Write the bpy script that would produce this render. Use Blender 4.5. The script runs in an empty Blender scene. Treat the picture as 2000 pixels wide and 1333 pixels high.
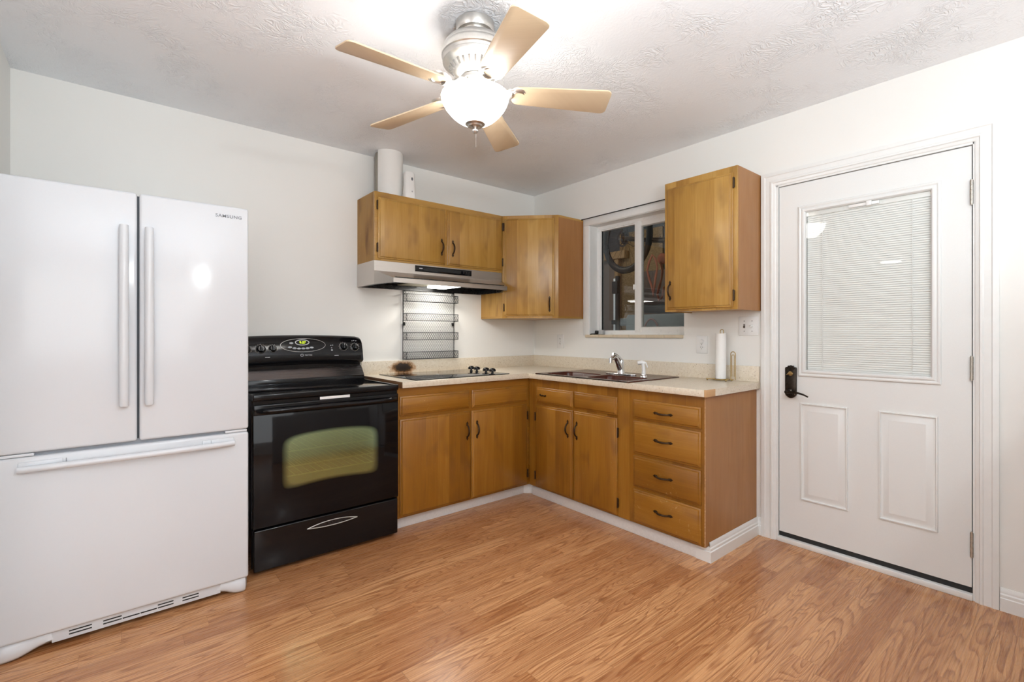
import bpy, bmesh, math, random
from mathutils import Vector, Matrix
random.seed(7)
R = math.radians
PI = math.pi
SC = bpy.context.scene
COL = SC.collection

# ------------------------------------------------------------------ camera, world, light, exposure
cam_d = bpy.data.cameras.new('camera')
cam = bpy.data.objects.new('camera', cam_d)
COL.objects.link(cam)
cam.location = (-2.98415, -3.28660, 1.20928)
cam.rotation_euler = (R(90), 0, R(-39.5865))
cam_d.sensor_width = 36.0
cam_d.lens = 935.386 / 2000 * 36.0
cam_d.shift_y = -(666.5 - 651.405) / 2000
cam_d.clip_start = 0.02
SC.camera = cam

SC.view_settings.view_transform = 'Standard'
SC.view_settings.look = 'None'
SC.view_settings.gamma = 1.0
SC.view_settings.exposure = 0.28
SC.view_settings.use_curve_mapping = False
try:
    SC.cycles.use_denoising = True
    SC.cycles.max_bounces = 8
    SC.cycles.diffuse_bounces = 5
    SC.cycles.glossy_bounces = 4
    SC.cycles.transparent_max_bounces = 12
    SC.cycles.transmission_bounces = 6
    SC.cycles.caustics_reflective = False
    SC.cycles.caustics_refractive = False
    SC.cycles.sample_clamp_indirect = 6.0
except Exception:
    pass

wd = bpy.data.worlds.new('world')
SC.world = wd
wd.use_nodes = True
wd.node_tree.nodes['Background'].inputs[0].default_value = (0.75, 0.85, 1.0, 1)
wd.node_tree.nodes['Background'].inputs[1].default_value = 0.6

BOWL_E = 12.0          # ceiling fan bowl glass
BULB_W = 11.0         # bulbs inside the bowl
HOOD_W = 3.2          # range hood lamp
FLASH_W = 25.0        # the photographer's flash lamp on its stand
REAR_FILL_W = 46.0         # added fill light at the rear wall, which has no window
SIDE_W = 66.0         # added fill light at the windowless far wall
UP_W = 84.0          # added upward fill behind the camera to brighten the ceiling
GARAGE_W = 22.0

def area(name, loc, rot, sx, sy, power, color=(1, 1, 1)):
    d = bpy.data.lights.new(name, 'AREA')
    d.shape = 'RECTANGLE'; d.size = sx; d.size_y = sy
    d.energy = power; d.color = color
    o = bpy.data.objects.new(name, d); COL.objects.link(o)
    o.location = loc; o.rotation_euler = rot
    return o
def point(name, loc, power, radius, color=(1, 1, 1)):
    d = bpy.data.lights.new(name, 'POINT')
    d.energy = power; d.shadow_soft_size = radius; d.color = color
    o = bpy.data.objects.new(name, d); COL.objects.link(o)
    o.location = loc
    return o
area('rear_fill', (-3.6, -5.93, 1.45), (R(90), 0, 0), 3.4, 1.7, REAR_FILL_W, (0.88, 0.95, 1.0))
area('side_fill', (-8.9, -3.2, 1.45), (R(90), 0, R(-90)), 2.6, 1.6, SIDE_W, (0.88, 0.95, 1.0))
area('ceiling_fill', (-2.7, -3.75, 1.36), (R(180), 0, 0), 0.6, 0.6, UP_W, (0.84, 0.93, 1.0))
point('flash', (-2.27, -3.83, 2.0), FLASH_W, 0.035, (0.92, 0.98, 1.0))

# ------------------------------------------------------------------ helpers: geometry
class MB:
    def __init__(s): s.bm = bmesh.new()
    def _merge(s, t, M=None):
        if M is not None: bmesh.ops.transform(t, matrix=M, verts=t.verts)
        me = bpy.data.meshes.new('tmp'); t.to_mesh(me); t.free()
        s.bm.from_mesh(me); bpy.data.meshes.remove(me)
        return s
    def box(s, x0, x1, y0, y1, z0, z1, bev=0.0, seg=2, M=None):
        t = bmesh.new(); bmesh.ops.create_cube(t, size=1)
        bmesh.ops.transform(t, matrix=Matrix.Translation(((x0+x1)/2, (y0+y1)/2, (z0+z1)/2)) @ Matrix.Diagonal((abs(x1-x0), abs(y1-y0), abs(z1-z0), 1)), verts=t.verts)
        if bev > 0:
            bmesh.ops.bevel(t, geom=t.edges[:], offset=min(bev, 0.45*min(abs(x1-x0), abs(y1-y0), abs(z1-z0))), segments=seg, profile=0.5, affect='EDGES')
        return s._merge(t, M)
    def lathe(s, prof, c=(0, 0, 0), n=32, M=None, a0=0.0, a1=2*PI):
        t = bmesh.new(); full = abs(a1-a0-2*PI) < 1e-6
        rings = []
        m = n if full else n+1
        for r, z in prof:
            if r < 1e-6 and full:
                rings.append([t.verts.new((0, 0, z))])
            else:
                rings.append([t.verts.new((r*math.cos(a0+(a1-a0)*i/n), r*math.sin(a0+(a1-a0)*i/n), z)) for i in range(m)])
        for A, B in zip(rings, rings[1:]):
            cnt = n
            for i in range(cnt):
                j = (i+1) % m if full else i+1
                if len(A) == 1 and len(B) == 1: continue
                if len(A) == 1: t.faces.new((A[0], B[i], B[j]))
                elif len(B) == 1: t.faces.new((A[i], A[j], B[0]))
                else: t.faces.new((A[i], A[j], B[j], B[i]))
        MM = Matrix.Translation(c) if M is None else M @ Matrix.Translation(c)
        return s._merge(t, MM)
    def tube(s, pts, r, n=8, closed=False, M=None, flat=1.0):
        pts = [Vector(p) for p in pts]
        rs = r if isinstance(r, (list, tuple)) else [r]*len(pts)
        t = bmesh.new(); rings = []
        up = None
        N = len(pts)
        for i, p in enumerate(pts):
            if closed: d = (pts[(i+1) % N]-pts[i-1])
            else: d = pts[min(i+1, N-1)]-pts[max(i-1, 0)]
            d.normalize()
            if up is None:
                a = Vector((0, 0, 1)) if abs(d.z) < 0.9 else Vector((1, 0, 0))
                up = (a - d*a.dot(d)).normalized()
            else:
                up = (up - d*up.dot(d))
                if up.length < 1e-6: up = d.orthogonal()
                up.normalize()
            sd = d.cross(up)
            rings.append([t.verts.new(p + up*rs[i]*math.cos(2*PI*k/n) + sd*rs[i]*flat*math.sin(2*PI*k/n)) for k in range(n)])
        M2 = N if closed else N-1
        for i in range(M2):
            A, B = rings[i], rings[(i+1) % N]
            for k in range(n): t.faces.new((A[k], A[(k+1) % n], B[(k+1) % n], B[k]))
        if not closed:
            t.faces.new(rings[0][::-1]); t.faces.new(rings[-1])
        return s._merge(t, M)
    def prism(s, poly, c0, c1, ax='y', bev=0.0, M=None):
        """poly in the plane normal to ax; extruded from c0 to c1"""
        def P(a, b, c):
            return {'y': (a, c, b), 'z': (a, b, c), 'x': (c, a, b)}[ax]
        t = bmesh.new()
        A = [t.verts.new(P(a, b, c0)) for a, b in poly]; B = [t.verts.new(P(a, b, c1)) for a, b in poly]
        t.faces.new(A); t.faces.new(B[::-1])
        n = len(poly)
        for i in range(n): t.faces.new((A[i], B[i], B[(i+1) % n], A[(i+1) % n]))
        bmesh.ops.recalc_face_normals(t, faces=t.faces[:])
        if bev > 0:
            bmesh.ops.bevel(t, geom=t.edges[:], offset=bev, segments=2, profile=0.5, affect='EDGES')
        return s._merge(t, M)
    def sweep(s, x0, x1, z0, z1, prof, y0=0.0, cap=False, three=False, back=False, M=None):
        """profile (inset, height toward the viewer = -y) run round a rectangle in the xz plane with mitred corners"""
        t = bmesh.new(); loops = []
        for ins, h in prof:
            y = y0-h
            if three: c = [(x0+ins, y, z0), (x0+ins, y, z1-ins), (x1-ins, y, z1-ins), (x1-ins, y, z0)]
            else: c = [(x0+ins, y, z0+ins), (x0+ins, y, z1-ins), (x1-ins, y, z1-ins), (x1-ins, y, z0+ins)]
            loops.append([t.verts.new(p) for p in c])
        rng = 3 if three else 4
        for A, B in zip(loops, loops[1:]):
            for i in range(rng):
                j = (i+1) % 4
                t.faces.new((A[i], A[j], B[j], B[i]))
        if three:
            t.faces.new([L[0] for L in loops]) if len(loops) > 2 else None
            t.faces.new([L[3] for L in loops][::-1]) if len(loops) > 2 else None
        if cap: t.faces.new(loops[-1])
        if back: t.faces.new(loops[0][::-1])
        bmesh.ops.recalc_face_normals(t, faces=t.faces[:])
        return s._merge(t, M)
    def quad(s, *vs):
        t = bmesh.new(); t.faces.new([t.verts.new(v) for v in vs]); return s._merge(t)
    def faces(s, verts, fcs, M=None, bev=0.0):
        t = bmesh.new(); V = [t.verts.new(v) for v in verts]
        for f in fcs: t.faces.new([V[i] for i in f])
        bmesh.ops.recalc_face_normals(t, faces=t.faces[:])
        if bev: bmesh.ops.bevel(t, geom=t.edges[:], offset=bev, segments=2, profile=0.5, affect='EDGES')
        return s._merge(t, M)
    def sphere(s, c, r, sx=1, sy=1, sz=1, n=16, M=None):
        t = bmesh.new(); bmesh.ops.create_uvsphere(t, u_segments=n, v_segments=max(6, n//2), radius=r)
        MM = Matrix.Translation(c) @ Matrix.Diagonal((sx, sy, sz, 1))
        if M is not None: MM = M @ MM
        return s._merge(t, MM)
    def cyl(s, p0, p1, r, n=16, M=None):
        return s.tube([p0, p1], r, n, M=M)
    def mesh(s, name, ang=32, offset=None):
        bm = s.bm
        if offset is not None: bmesh.ops.translate(bm, vec=offset, verts=bm.verts)
        a = R(ang)
        for f in bm.faces: f.smooth = True
        for e in bm.edges:
            if len(e.link_faces) == 2:
                e.smooth = e.calc_face_angle(0) < a
        me = bpy.data.meshes.new(name); bm.to_mesh(me); bm.free()
        return me

BASE = {}
def setp(o, label=None, cat=None, group=None, kind=None):
    if label: o['label'] = label
    if cat: o['category'] = cat
    if group: o['group'] = group
    if kind: o['kind'] = kind
    return o
# wall frames: 'S' the stove wall (local = world), 'W' the window wall (local x = -world y, local y = world x)
ROT = {'S': 0.0, 'W': R(-90), 'D': R(-45)}
def to_world(fr, p):
    return Matrix.Rotation(ROT[fr], 4, 'Z') @ Vector(p)
def thing(name, label, cat, base=(0, 0, 0), fr='S', group=None, kind=None):
    o = bpy.data.objects.new(name, None); COL.objects.link(o)
    o.empty_display_size = 0.05
    o.location = to_world(fr, base); o.rotation_euler = (0, 0, ROT[fr])
    BASE[o.name] = Vector(base)
    return setp(o, label, cat, group, kind)
def part(name, mb, mat, parent, label=None, ang=32, kind=None):
    base = BASE[parent.name]
    me = mb.mesh(name, ang, -base)
    me.materials.append(mat)
    o = bpy.data.objects.new(name, me); COL.objects.link(o)
    o.parent = parent
    BASE[o.name] = base
    return setp(o, label, kind=kind)
def single(name, mb, mat, label, cat, base=(0, 0, 0), fr='S', group=None, kind=None, ang=32):
    me = mb.mesh(name, ang, -Vector(base))
    me.materials.append(mat)
    o = bpy.data.objects.new(name, me); COL.objects.link(o)
    o.location = to_world(fr, base); o.rotation_euler = (0, 0, ROT[fr])
    BASE[o.name] = Vector(base)
    return setp(o, label, cat, group, kind)
def place(name, me, parent, loc, rot=(0, 0, 0), label=None):
    """a part sharing mesh data, placed in its parent's wall frame"""
    o = bpy.data.objects.new(name, me); COL.objects.link(o)
    o.parent = parent
    o.location = Vector(loc)-BASE[parent.name]; o.rotation_euler = rot
    BASE[o.name] = Vector((0, 0, 0))
    return setp(o, label)
def text(name, body, size, mat, parent, loc, rot=(R(90), 0, 0), ext=0.0006, bold=0.0, sx=1.0, align='CENTER', spacing=1.0):
    c = bpy.data.curves.new(name, 'FONT'); c.body = body; c.size = size; c.extrude = ext; c.offset = bold
    c.align_x = align; c.align_y = 'CENTER'; c.space_character = spacing
    t = bpy.data.objects.new('tmp_text', c); COL.objects.link(t)
    bpy.context.view_layer.update()
    me = bpy.data.meshes.new_from_object(t.evaluated_get(bpy.context.evaluated_depsgraph_get()))
    bpy.data.objects.remove(t)
    me.name = name; me.materials.clear(); me.materials.append(mat)
    o = place(name, me, parent, loc, rot); o.scale = (sx, 1, 1)
    return o

# ------------------------------------------------------------------ helpers: materials
def newmat(name):
    m = bpy.data.materials.new(name); m.use_nodes = True
    nt = m.node_tree
    for n in list(nt.nodes): nt.nodes.remove(n)
    out = nt.nodes.new('ShaderNodeOutputMaterial')
    return m, nt, out
class NB:
    def __init__(s, nt): s.nt = nt
    def n(s, typ, **kw):
        nd = s.nt.nodes.new(typ)
        for k, v in kw.items(): setattr(nd, k, v)
        return nd
    def l(s, a, b): s.nt.links.new(a, b)
    def val(s, sock, v):
        if hasattr(v, 'is_output') or isinstance(v, bpy.types.NodeSocket): s.l(v, sock)
        else: sock.default_value = v
    def math(s, op, a, b=None, c=None, clamp=False):
        nd = s.n('ShaderNodeMath', operation=op); nd.use_clamp = clamp
        s.val(nd.inputs[0], a)
        if b is not None: s.val(nd.inputs[1], b)
        if c is not None: s.val(nd.inputs[2], c)
        return nd.outputs[0]
    def comb(s, x, y, z):
        nd = s.n('ShaderNodeCombineXYZ')
        for i, v in enumerate((x, y, z)): s.val(nd.inputs[i], v)
        return nd.outputs[0]
    def sep(s, v):
        nd = s.n('ShaderNodeSeparateXYZ'); s.l(v, nd.inputs[0]); return nd.outputs
    def noise(s, vec, scale, detail=2.0, rough=0.5, dist=0.0):
        nd = s.n('ShaderNodeTexNoise'); s.l(vec, nd.inputs['Vector'])
        nd.inputs['Scale'].default_value = scale; nd.inputs['Detail'].default_value = detail
        nd.inputs['Roughness'].default_value = rough; nd.inputs['Distortion'].default_value = dist
        return nd.outputs[0]
    def wnoise(s, v):
        nd = s.n('ShaderNodeTexWhiteNoise', noise_dimensions='1D'); s.val(nd.inputs['W'], v); return nd.outputs[0]
    def ramp(s, f, stops):
        nd = s.n('ShaderNodeValToRGB'); s.val(nd.inputs[0], f)
        els = nd.color_ramp.elements
        while len(els) > 1: els.remove(els[-1])
        for i, (p, c) in enumerate(stops):
            e = els[0] if i == 0 else els.new(p)
            e.position = p; e.color = (*c, 1) if not isinstance(c, (int, float)) else (c, c, c, 1)
        return nd.outputs[0]
    def mix(s, f, a, b, mode='MIX'):
        nd = s.n('ShaderNodeMix', data_type='RGBA', blend_type=mode)
        s.val(nd.inputs[0], f)
        for sock, v in ((nd.inputs[6], a), (nd.inputs[7], b)):
            if isinstance(v, tuple): sock.default_value = (*v, 1)
            else: s.l(v, sock)
        return nd.outputs[2]
    def bump(s, h, strength=0.3, dist=0.01):
        nd = s.n('ShaderNodeBump'); nd.inputs['Strength'].default_value = strength
        nd.inputs['Distance'].default_value = dist; s.l(h, nd.inputs['Height']); return nd.outputs[0]
def bsdf(nt, out, base=(0.8, 0.8, 0.8), rough=0.5, metal=0.0, spec=0.5, coat=0.0, coat_r=0.1, emis=None, emis_s=0.0):
    p = nt.nodes.new('ShaderNodeBsdfPrincipled')
    p.inputs['Base Color'].default_value = (*base, 1)
    p.inputs['Roughness'].default_value = rough; p.inputs['Metallic'].default_value = metal
    p.inputs['Specular IOR Level'].default_value = spec
    p.inputs['Coat Weight'].default_value = coat; p.inputs['Coat Roughness'].default_value = coat_r
    if emis: p.inputs['Emission Color'].default_value = (*emis, 1); p.inputs['Emission Strength'].default_value = emis_s
    nt.links.new(p.outputs[0], out.inputs[0])
    return p
def simple(name, base, rough=0.5, metal=0.0, spec=0.5, coat=0.0, var=0.05, scale=30.0, bump=0.0, emis=None, emis_s=0.0):
    m, nt, out = newmat(name); b = NB(nt)
    p = bsdf(nt, out, base, rough, metal, spec, coat, emis=emis, emis_s=emis_s)
    tc = b.n('ShaderNodeTexCoord').outputs['Object']
    nz = b.noise(tc, scale, 4, 0.6)
    c = b.ramp(nz, [(0.3, tuple(x*(1-var) for x in base)), (0.7, tuple(min(1, x*(1+var)) for x in base))])
    b.l(c, p.inputs['Base Color'])
    b.l(b.ramp(nz, [(0.3, max(0.02, rough*0.88)), (0.7, min(1, rough*1.12))]), p.inputs['Roughness'])
    if bump: b.l(b.bump(nz, bump, 0.002), p.inputs['Normal'])
    return m

def wood(name, tones, axis='z', board=0.09, rough=0.36, coat=0.25, blotch=1.0, scuff=0.0, dark=(0.16, 0.062, 0.012)):
    """stained birch: glued-up boards, fine grain, blotches. axis = direction of the grain"""
    m, nt, out = newmat(name); b = NB(nt)
    p = bsdf(nt, out, rough=rough, coat=coat, coat_r=0.22)
    co = b.n('ShaderNodeTexCoord').outputs['Object']
    rnd = b.n('ShaderNodeObjectInfo').outputs['Random']
    x, y, z = b.sep(co)
    h = b.math('SUBTRACT', x, y)
    per, lon = (h, z) if axis == 'z' else (z, h)
    off = b.math('MULTIPLY', rnd, 37.0)
    bid = b.math('FLOOR', b.math('ADD', b.math('DIVIDE', per, board), off))
    br = b.wnoise(bid)
    sid = b.math('ADD', b.math('MULTIPLY', br, 23.0), off)
    fine = b.noise(b.comb(b.math('MULTIPLY', per, 210.0), b.math('MULTIPLY', lon, 3.0), sid), 1.0, 5, 0.6)
    fig = b.noise(b.comb(b.math('MULTIPLY', per, 16.0), b.math('MULTIPLY', lon, 2.2), sid), 1.0, 4, 0.55, 0.6)
    blo = b.noise(b.comb(b.math('MULTIPLY', per, 8.0), b.math('MULTIPLY', lon, 3.5), sid), 1.0, 2, 0.5, 0.3)
    t = b.math('ADD', b.math('MULTIPLY', br, 0.45), b.math('MULTIPLY', fig, 0.55))
    t = b.math('ADD', t, b.math('MULTIPLY', b.math('SUBTRACT', fine, 0.5), 0.55))
    c = b.ramp(t, [(0.15, tones[0]), (0.5, tones[1]), (0.85, tones[2])])
    bl = b.ramp(blo, [(0.56, 0.0), (0.74, 0.55*blotch)])
    c = b.mix(bl, c, dark)
    if scuff:
        sc = b.noise(co, 55.0, 5, 0.7)
        big = b.noise(co, 5.0, 2, 0.5)
        mk = b.math('MULTIPLY', b.ramp(sc, [(0.60, 0.0), (0.68, 1.0)]), b.ramp(big, [(0.5, 0.0), (0.62, scuff)]))
        c = b.mix(mk, c, (0.60, 0.40, 0.18))
    b.l(c, p.inputs['Base Color'])
    b.l(b.ramp(blo, [(0.3, rough*0.85), (0.7, rough*1.15)]), p.inputs['Roughness'])
    b.l(b.bump(fine, 0.06, 0.001), p.inputs['Normal'])
    return m

HON = [(0.28, 0.132, 0.020), (0.395, 0.208, 0.038), (0.50, 0.295, 0.076)]
M = {}
M['wood_v'] = wood('stained_birch_vertical', HON, 'z', 0.085)
M['wood_h'] = wood('stained_birch_horizontal', HON, 'x', 0.30, scuff=0.5)
LOW = [(0.19, 0.070, 0.0045), (0.28, 0.113, 0.0095), (0.37, 0.168, 0.023)]
M['low_v'] = wood('amber_birch_vertical', LOW, 'z', 0.085, scuff=0.12)
M['low_h'] = wood('amber_birch_horizontal', LOW, 'x', 0.30, scuff=0.6)
RED = [(0.29, 0.125, 0.034), (0.365, 0.165, 0.050), (0.43, 0.21, 0.074)]
M['ply'] = wood('reddish_plywood', RED, 'z', 0.42, rough=0.45, coat=0.05, blotch=0.25, dark=(0.24, 0.085, 0.03))
M['worn'] = wood('worn_side_panel', HON, 'z', 0.4, rough=0.5, coat=0.0, scuff=0.5, blotch=1.6)
M['raw'] = wood('bare_chipboard', [(0.46, 0.25, 0.11), (0.55, 0.32, 0.15), (0.62, 0.38, 0.20)], 'x', 0.2, rough=0.7, coat=0, blotch=0.2)
M['edge'] = simple('brown_edge', (0.16, 0.075, 0.03), 0.6)

# painted plaster
def paint(name, base, rough, bs, kind):
    m, nt, out = newmat(name); b = NB(nt)
    p = bsdf(nt, out, base, rough, spec=0.3)
    co = b.n('ShaderNodeTexCoord').outputs['Object']
    if kind == 'ceiling':
        w = b.noise(co, 3.0, 3, 0.6)
        v = b.n('ShaderNodeVectorMath', operation='ADD'); b.l(co, v.inputs[0])
        nd = b.n('ShaderNodeTexNoise'); b.l(co, nd.inputs['Vector']); nd.inputs['Scale'].default_value = 5.0; nd.inputs['Detail'].default_value = 2
        sc = b.n('ShaderNodeVectorMath', operation='SCALE'); b.l(nd.outputs['Color'], sc.inputs[0]); sc.inputs[3].default_value = 0.30
        b.l(sc.outputs[0], v.inputs[1])
        r1 = b.noise(v.outputs[0], 26.0, 3, 0.55, 1.2)
        ridge = b.math('SUBTRACT', 1.0, b.math('MULTIPLY', b.math('ABSOLUTE', b.math('SUBTRACT', r1, 0.5)), 9.0), clamp=True)
        ridge = b.math('MULTIPLY', ridge, b.ramp(w, [(0.42, 0.05), (0.6, 1.0)]))
        h = b.math('ADD', ridge, b.math('MULTIPLY', b.noise(co, 90.0, 2, 0.5), 0.25))
        b.l(b.bump(h, bs, 0.004), p.inputs['Normal'])
    else:
        nz = b.noise(co, 140.0, 3, 0.6)
        b.l(b.bump(nz, bs, 0.002), p.inputs['Normal'])
        tone = b.noise(co, 1.2, 2, 0.5)
        b.l(b.ramp(tone, [(0.3, tuple(x*0.985 for x in base)), (0.7, base)]), p.inputs['Base Color'])
    return m
M['wall'] = paint('wall_paint', (0.815, 0.805, 0.772), 0.55, 0.10, 'wall')
M['ceil'] = paint('ceiling_plaster', (0.865, 0.885, 0.91), 0.45, 0.62, 'ceiling')
M['trim'] = simple('white_trim_paint', (0.78, 0.782, 0.765), 0.35, var=0.015, bump=0.04)
M['toe'] = simple('chipped_white_toe_kick', (0.76, 0.75, 0.73), 0.5, var=0.05, scale=90, bump=0.2)
M['door'] = simple('white_door_paint', (0.755, 0.76, 0.745), 0.36, var=0.012, scale=300, bump=0.06)
M['vinyl'] = simple('white_vinyl', (0.80, 0.80, 0.78), 0.3, var=0.01)
M['white_plastic'] = simple('white_plastic', (0.80, 0.80, 0.79), 0.3, var=0.01)
M['appliance'] = simple('white_enamel', (0.655, 0.68, 0.71), 0.15, spec=0.4, var=0.006, scale=500, bump=0.02)
M['grey_plastic'] = simple('grey_plastic', (0.45, 0.46, 0.47), 0.4)
M['gasket'] = simple('grey_gasket', (0.30, 0.32, 0.35), 0.5)
M['black'] = simple('black_enamel', (0.004, 0.004, 0.005), 0.10, spec=0.34, var=0.1)
M['black_glass'] = simple('black_glass', (0.004, 0.004, 0.005), 0.06, spec=0.35, var=0.05)
M['black_satin'] = simple('black_satin', (0.010, 0.010, 0.011), 0.28, var=0.1)
M['black_matte'] = simple('black_matte', (0.010, 0.010, 0.010), 0.6, var=0.1)
M['wire'] = simple('black_wire', (0.008, 0.008, 0.009), 0.45)
M['bronze'] = simple('antique_bronze', (0.055, 0.034, 0.020), 0.38, metal=0.85, var=0.35, scale=120)
M['door_bronze'] = simple('dark_bronze', (0.030, 0.022, 0.016), 0.30, metal=0.8, var=0.4, scale=90)
M['brass'] = simple('antique_brass', (0.42, 0.30, 0.13), 0.3, metal=1.0, var=0.1)
M['chrome'] = simple('chrome', (0.72, 0.73, 0.74), 0.08, metal=1.0, var=0.02)
M['nickel'] = simple('brushed_nickel', (0.64, 0.625, 0.595), 0.36, metal=1.0, var=0.06, scale=60)
M['hinge'] = simple('aged_nickel', (0.46, 0.43, 0.38), 0.38, metal=1.0, var=0.15, scale=150)
M['sink'] = simple('brown_sink_enamel', (0.070, 0.019, 0.011), 0.25, spec=0.3, var=0.1)
M['blade'] = wood('maple_fan_blade', [(0.60, 0.46, 0.30), (0.65, 0.51, 0.34), (0.70, 0.56, 0.385)], 'z', 5.0, rough=0.4, coat=0.1, blotch=0.0)
M['paper'] = simple('paper_towel', (0.83, 0.82, 0.80), 0.9, var=0.02, scale=200, bump=0.3)
M['card'] = simple('cardboard', (0.42, 0.30, 0.18), 0.8)
M['slat'] = simple('blind_slat', (0.86, 0.86, 0.84), 0.45, var=0.01)
M['cord'] = simple('white_cord', (0.82, 0.82, 0.80), 0.7, var=0.02)
M['tile'] = simple('cream_sill_tile', (0.60, 0.50, 0.36), 0.35, var=0.08, scale=25)
M['white_mark'] = simple('white_print', (0.65, 0.66, 0.68), 0.5, var=0.01)
M['dark_mark'] = simple('grey_print', (0.16, 0.165, 0.18), 0.4, metal=0.3)
M['digit'] = simple('clock_digits', (0.02, 0.03, 0.0), 0.4, emis=(0.75, 1.0, 0.02), emis_s=1.3)
M['oval_btn'] = simple('pale_button', (0.42, 0.44, 0.47), 0.35)
M['screw'] = simple('screw_slot', (0.20, 0.19, 0.18), 0.4, metal=0.6)
M['galv'] = simple('galvanised_duct', (0.36, 0.34, 0.29), 0.45, metal=0.5, var=0.1)
M['duct'] = simple('white_duct_paint', (0.78, 0.775, 0.75), 0.4, var=0.01)
M['caulk'] = simple('caulk', (0.55, 0.53, 0.48), 0.7)

def stainless(name, base, rough, ax):
    m, nt, out = newmat(name); b = NB(nt)
    p = bsdf(nt, out, base, rough, 1.0)
    x, y, z = b.sep(b.n('ShaderNodeTexCoord').outputs['Object'])
    v = b.comb(b.math('MULTIPLY', x, 3.0), b.math('MULTIPLY', y, 300.0), b.math('MULTIPLY', z, 500.0))
    nz = b.noise(v, 1.0, 3, 0.6)
    b.l(b.ramp(nz, [(0.3, rough*0.8), (0.7, rough*1.25)]), p.inputs['Roughness'])
    b.l(b.ramp(nz, [(0.3, tuple(q*0.93 for q in base)), (0.7, base)]), p.inputs['Base Color'])
    return m
M['steel'] = stainless('brushed_stainless', (0.66, 0.62, 0.58), 0.34, 'x')
M['dark_steel'] = stainless('dark_brushed_panel', (0.26, 0.245, 0.25), 0.24, 'x')
M['filter'] = simple('mesh_filter', (0.42, 0.38, 0.27), 0.4, metal=0.8, var=0.6, scale=220, bump=0.6)

def glow(name, col, s):
    m, nt, out = newmat(name)
    e = nt.nodes.new('ShaderNodeEmission'); e.inputs[0].default_value = (*col, 1); e.inputs[1].default_value = s
    nt.links.new(e.outputs[0], out.inputs[0]); return m
def bowlglass():
    m, nt, out = newmat('frosted_bowl_glass'); b = NB(nt)
    p = bsdf(nt, out, (0.85, 0.84, 0.81), 0.25)
    lw = b.n('ShaderNodeLayerWeight'); lw.inputs[0].default_value = 0.35
    p.inputs['Emission Color'].default_value = (1.0, 0.975, 0.94, 1)
    nz = b.noise(b.n('ShaderNodeTexCoord').outputs['Object'], 9.0, 3, 0.5, 1.5)
    f = b.ramp(nz, [(0.35, 0.75), (0.65, 1.1)])
    b.l(b.math('MULTIPLY', f, BOWL_E), p.inputs['Emission Strength'])
    return m
M['bowl'] = bowlglass()
M['hoodlamp'] = glow('hood_lamp_lens', (1.0, 0.97, 0.90), 9.0)
M['lamp'] = glow('ceiling_light_diffuser', (1.0, 0.96, 0.9), 40.0)

def pane(name, tint=(0.93, 0.95, 0.94), refl=0.9, base=0.05, rough=0.0):
    m, nt, out = newmat(name); b = NB(nt)
    t = b.n('ShaderNodeBsdfTransparent'); t.inputs[0].default_value = (*tint, 1)
    g = b.n('ShaderNodeBsdfGlossy'); g.inputs[0].default_value = (refl, refl, refl, 1); g.inputs[1].default_value = rough
    fr = b.n('ShaderNodeFresnel'); fr.inputs[0].default_value = 1.5
    f = b.math('MULTIPLY', b.math('ADD', fr.outputs[0], base, clamp=True), b.math('SUBTRACT', 1.0, b.n('ShaderNodeNewGeometry').outputs['Backfacing']))
    mx = b.n('ShaderNodeMixShader'); b.l(f, mx.inputs[0]); b.l(t.outputs[0], mx.inputs[1]); b.l(g.outputs[0], mx.inputs[2])
    b.l(mx.outputs[0], out.inputs[0]); return m
M['pane'] = pane('window_glass', (0.86, 0.88, 0.87), 0.9, 0.02)
M['door_pane'] = pane('door_glass', (0.98, 0.985, 0.98), 0.9, 0.0)

def speckle():
    m, nt, out = newmat('speckled_laminate'); b = NB(nt)
    p = bsdf(nt, out, (0.7, 0.6, 0.45), 0.35)
    geo = b.n('ShaderNodeNewGeometry').outputs['Position']
    n1 = b.noise(geo, 120.0, 3, 0.6); n2 = b.noise(geo, 55.0, 4, 0.7); n3 = b.noise(geo, 190.0, 2, 0.5)
    c = b.mix(b.ramp(n2, [(0.35, 0.0), (0.65, 1.0)]), (0.66, 0.57, 0.44), (0.74, 0.66, 0.54))
    c = b.mix(b.ramp(n1, [(0.62, 0.0), (0.68, 0.75)]), c, (0.30, 0.20, 0.11))
    c = b.mix(b.ramp(n3, [(0.64, 0.0), (0.70, 0.7)]), c, (0.80, 0.76, 0.68))
    # scorch mark on the backsplash behind the hob
    x, y, z = b.sep(geo)
    dx = b.math('DIVIDE', b.math('SUBTRACT', x, -1.337), 0.115)
    dz = b.math('DIVIDE', b.math('SUBTRACT', z, 0.955), 0.052)
    dy = b.math('DIVIDE', b.math('ADD', y, 0.02), 0.05)
    d = b.math('SQRT', b.math('ADD', b.math('ADD', b.math('MULTIPLY', dx, dx), b.math('MULTIPLY', dz, dz)), b.math('MULTIPLY', dy, dy)))
    d = b.math('ADD', d, b.math('MULTIPLY', b.math('SUBTRACT', b.noise(geo, 45.0, 4, 0.7), 0.5), 0.75))
    br = b.ramp(d, [(0.0, 1.0), (0.62, 0.95), (1.05, 0.25), (1.25, 0.0)])
    c = b.mix(br, c, (0.40, 0.17, 0.03))
    bk = b.ramp(d, [(0.0, 1.0), (0.50, 0.96), (0.85, 0.0)])
    c = b.mix(bk, c, (0.012, 0.008, 0.006))
    b.l(c, p.inputs['Base Color'])
    b.l(b.bump(n1, 0.05, 0.001), p.inputs['Normal'])
    return m
M['laminate'] = speckle()

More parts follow.
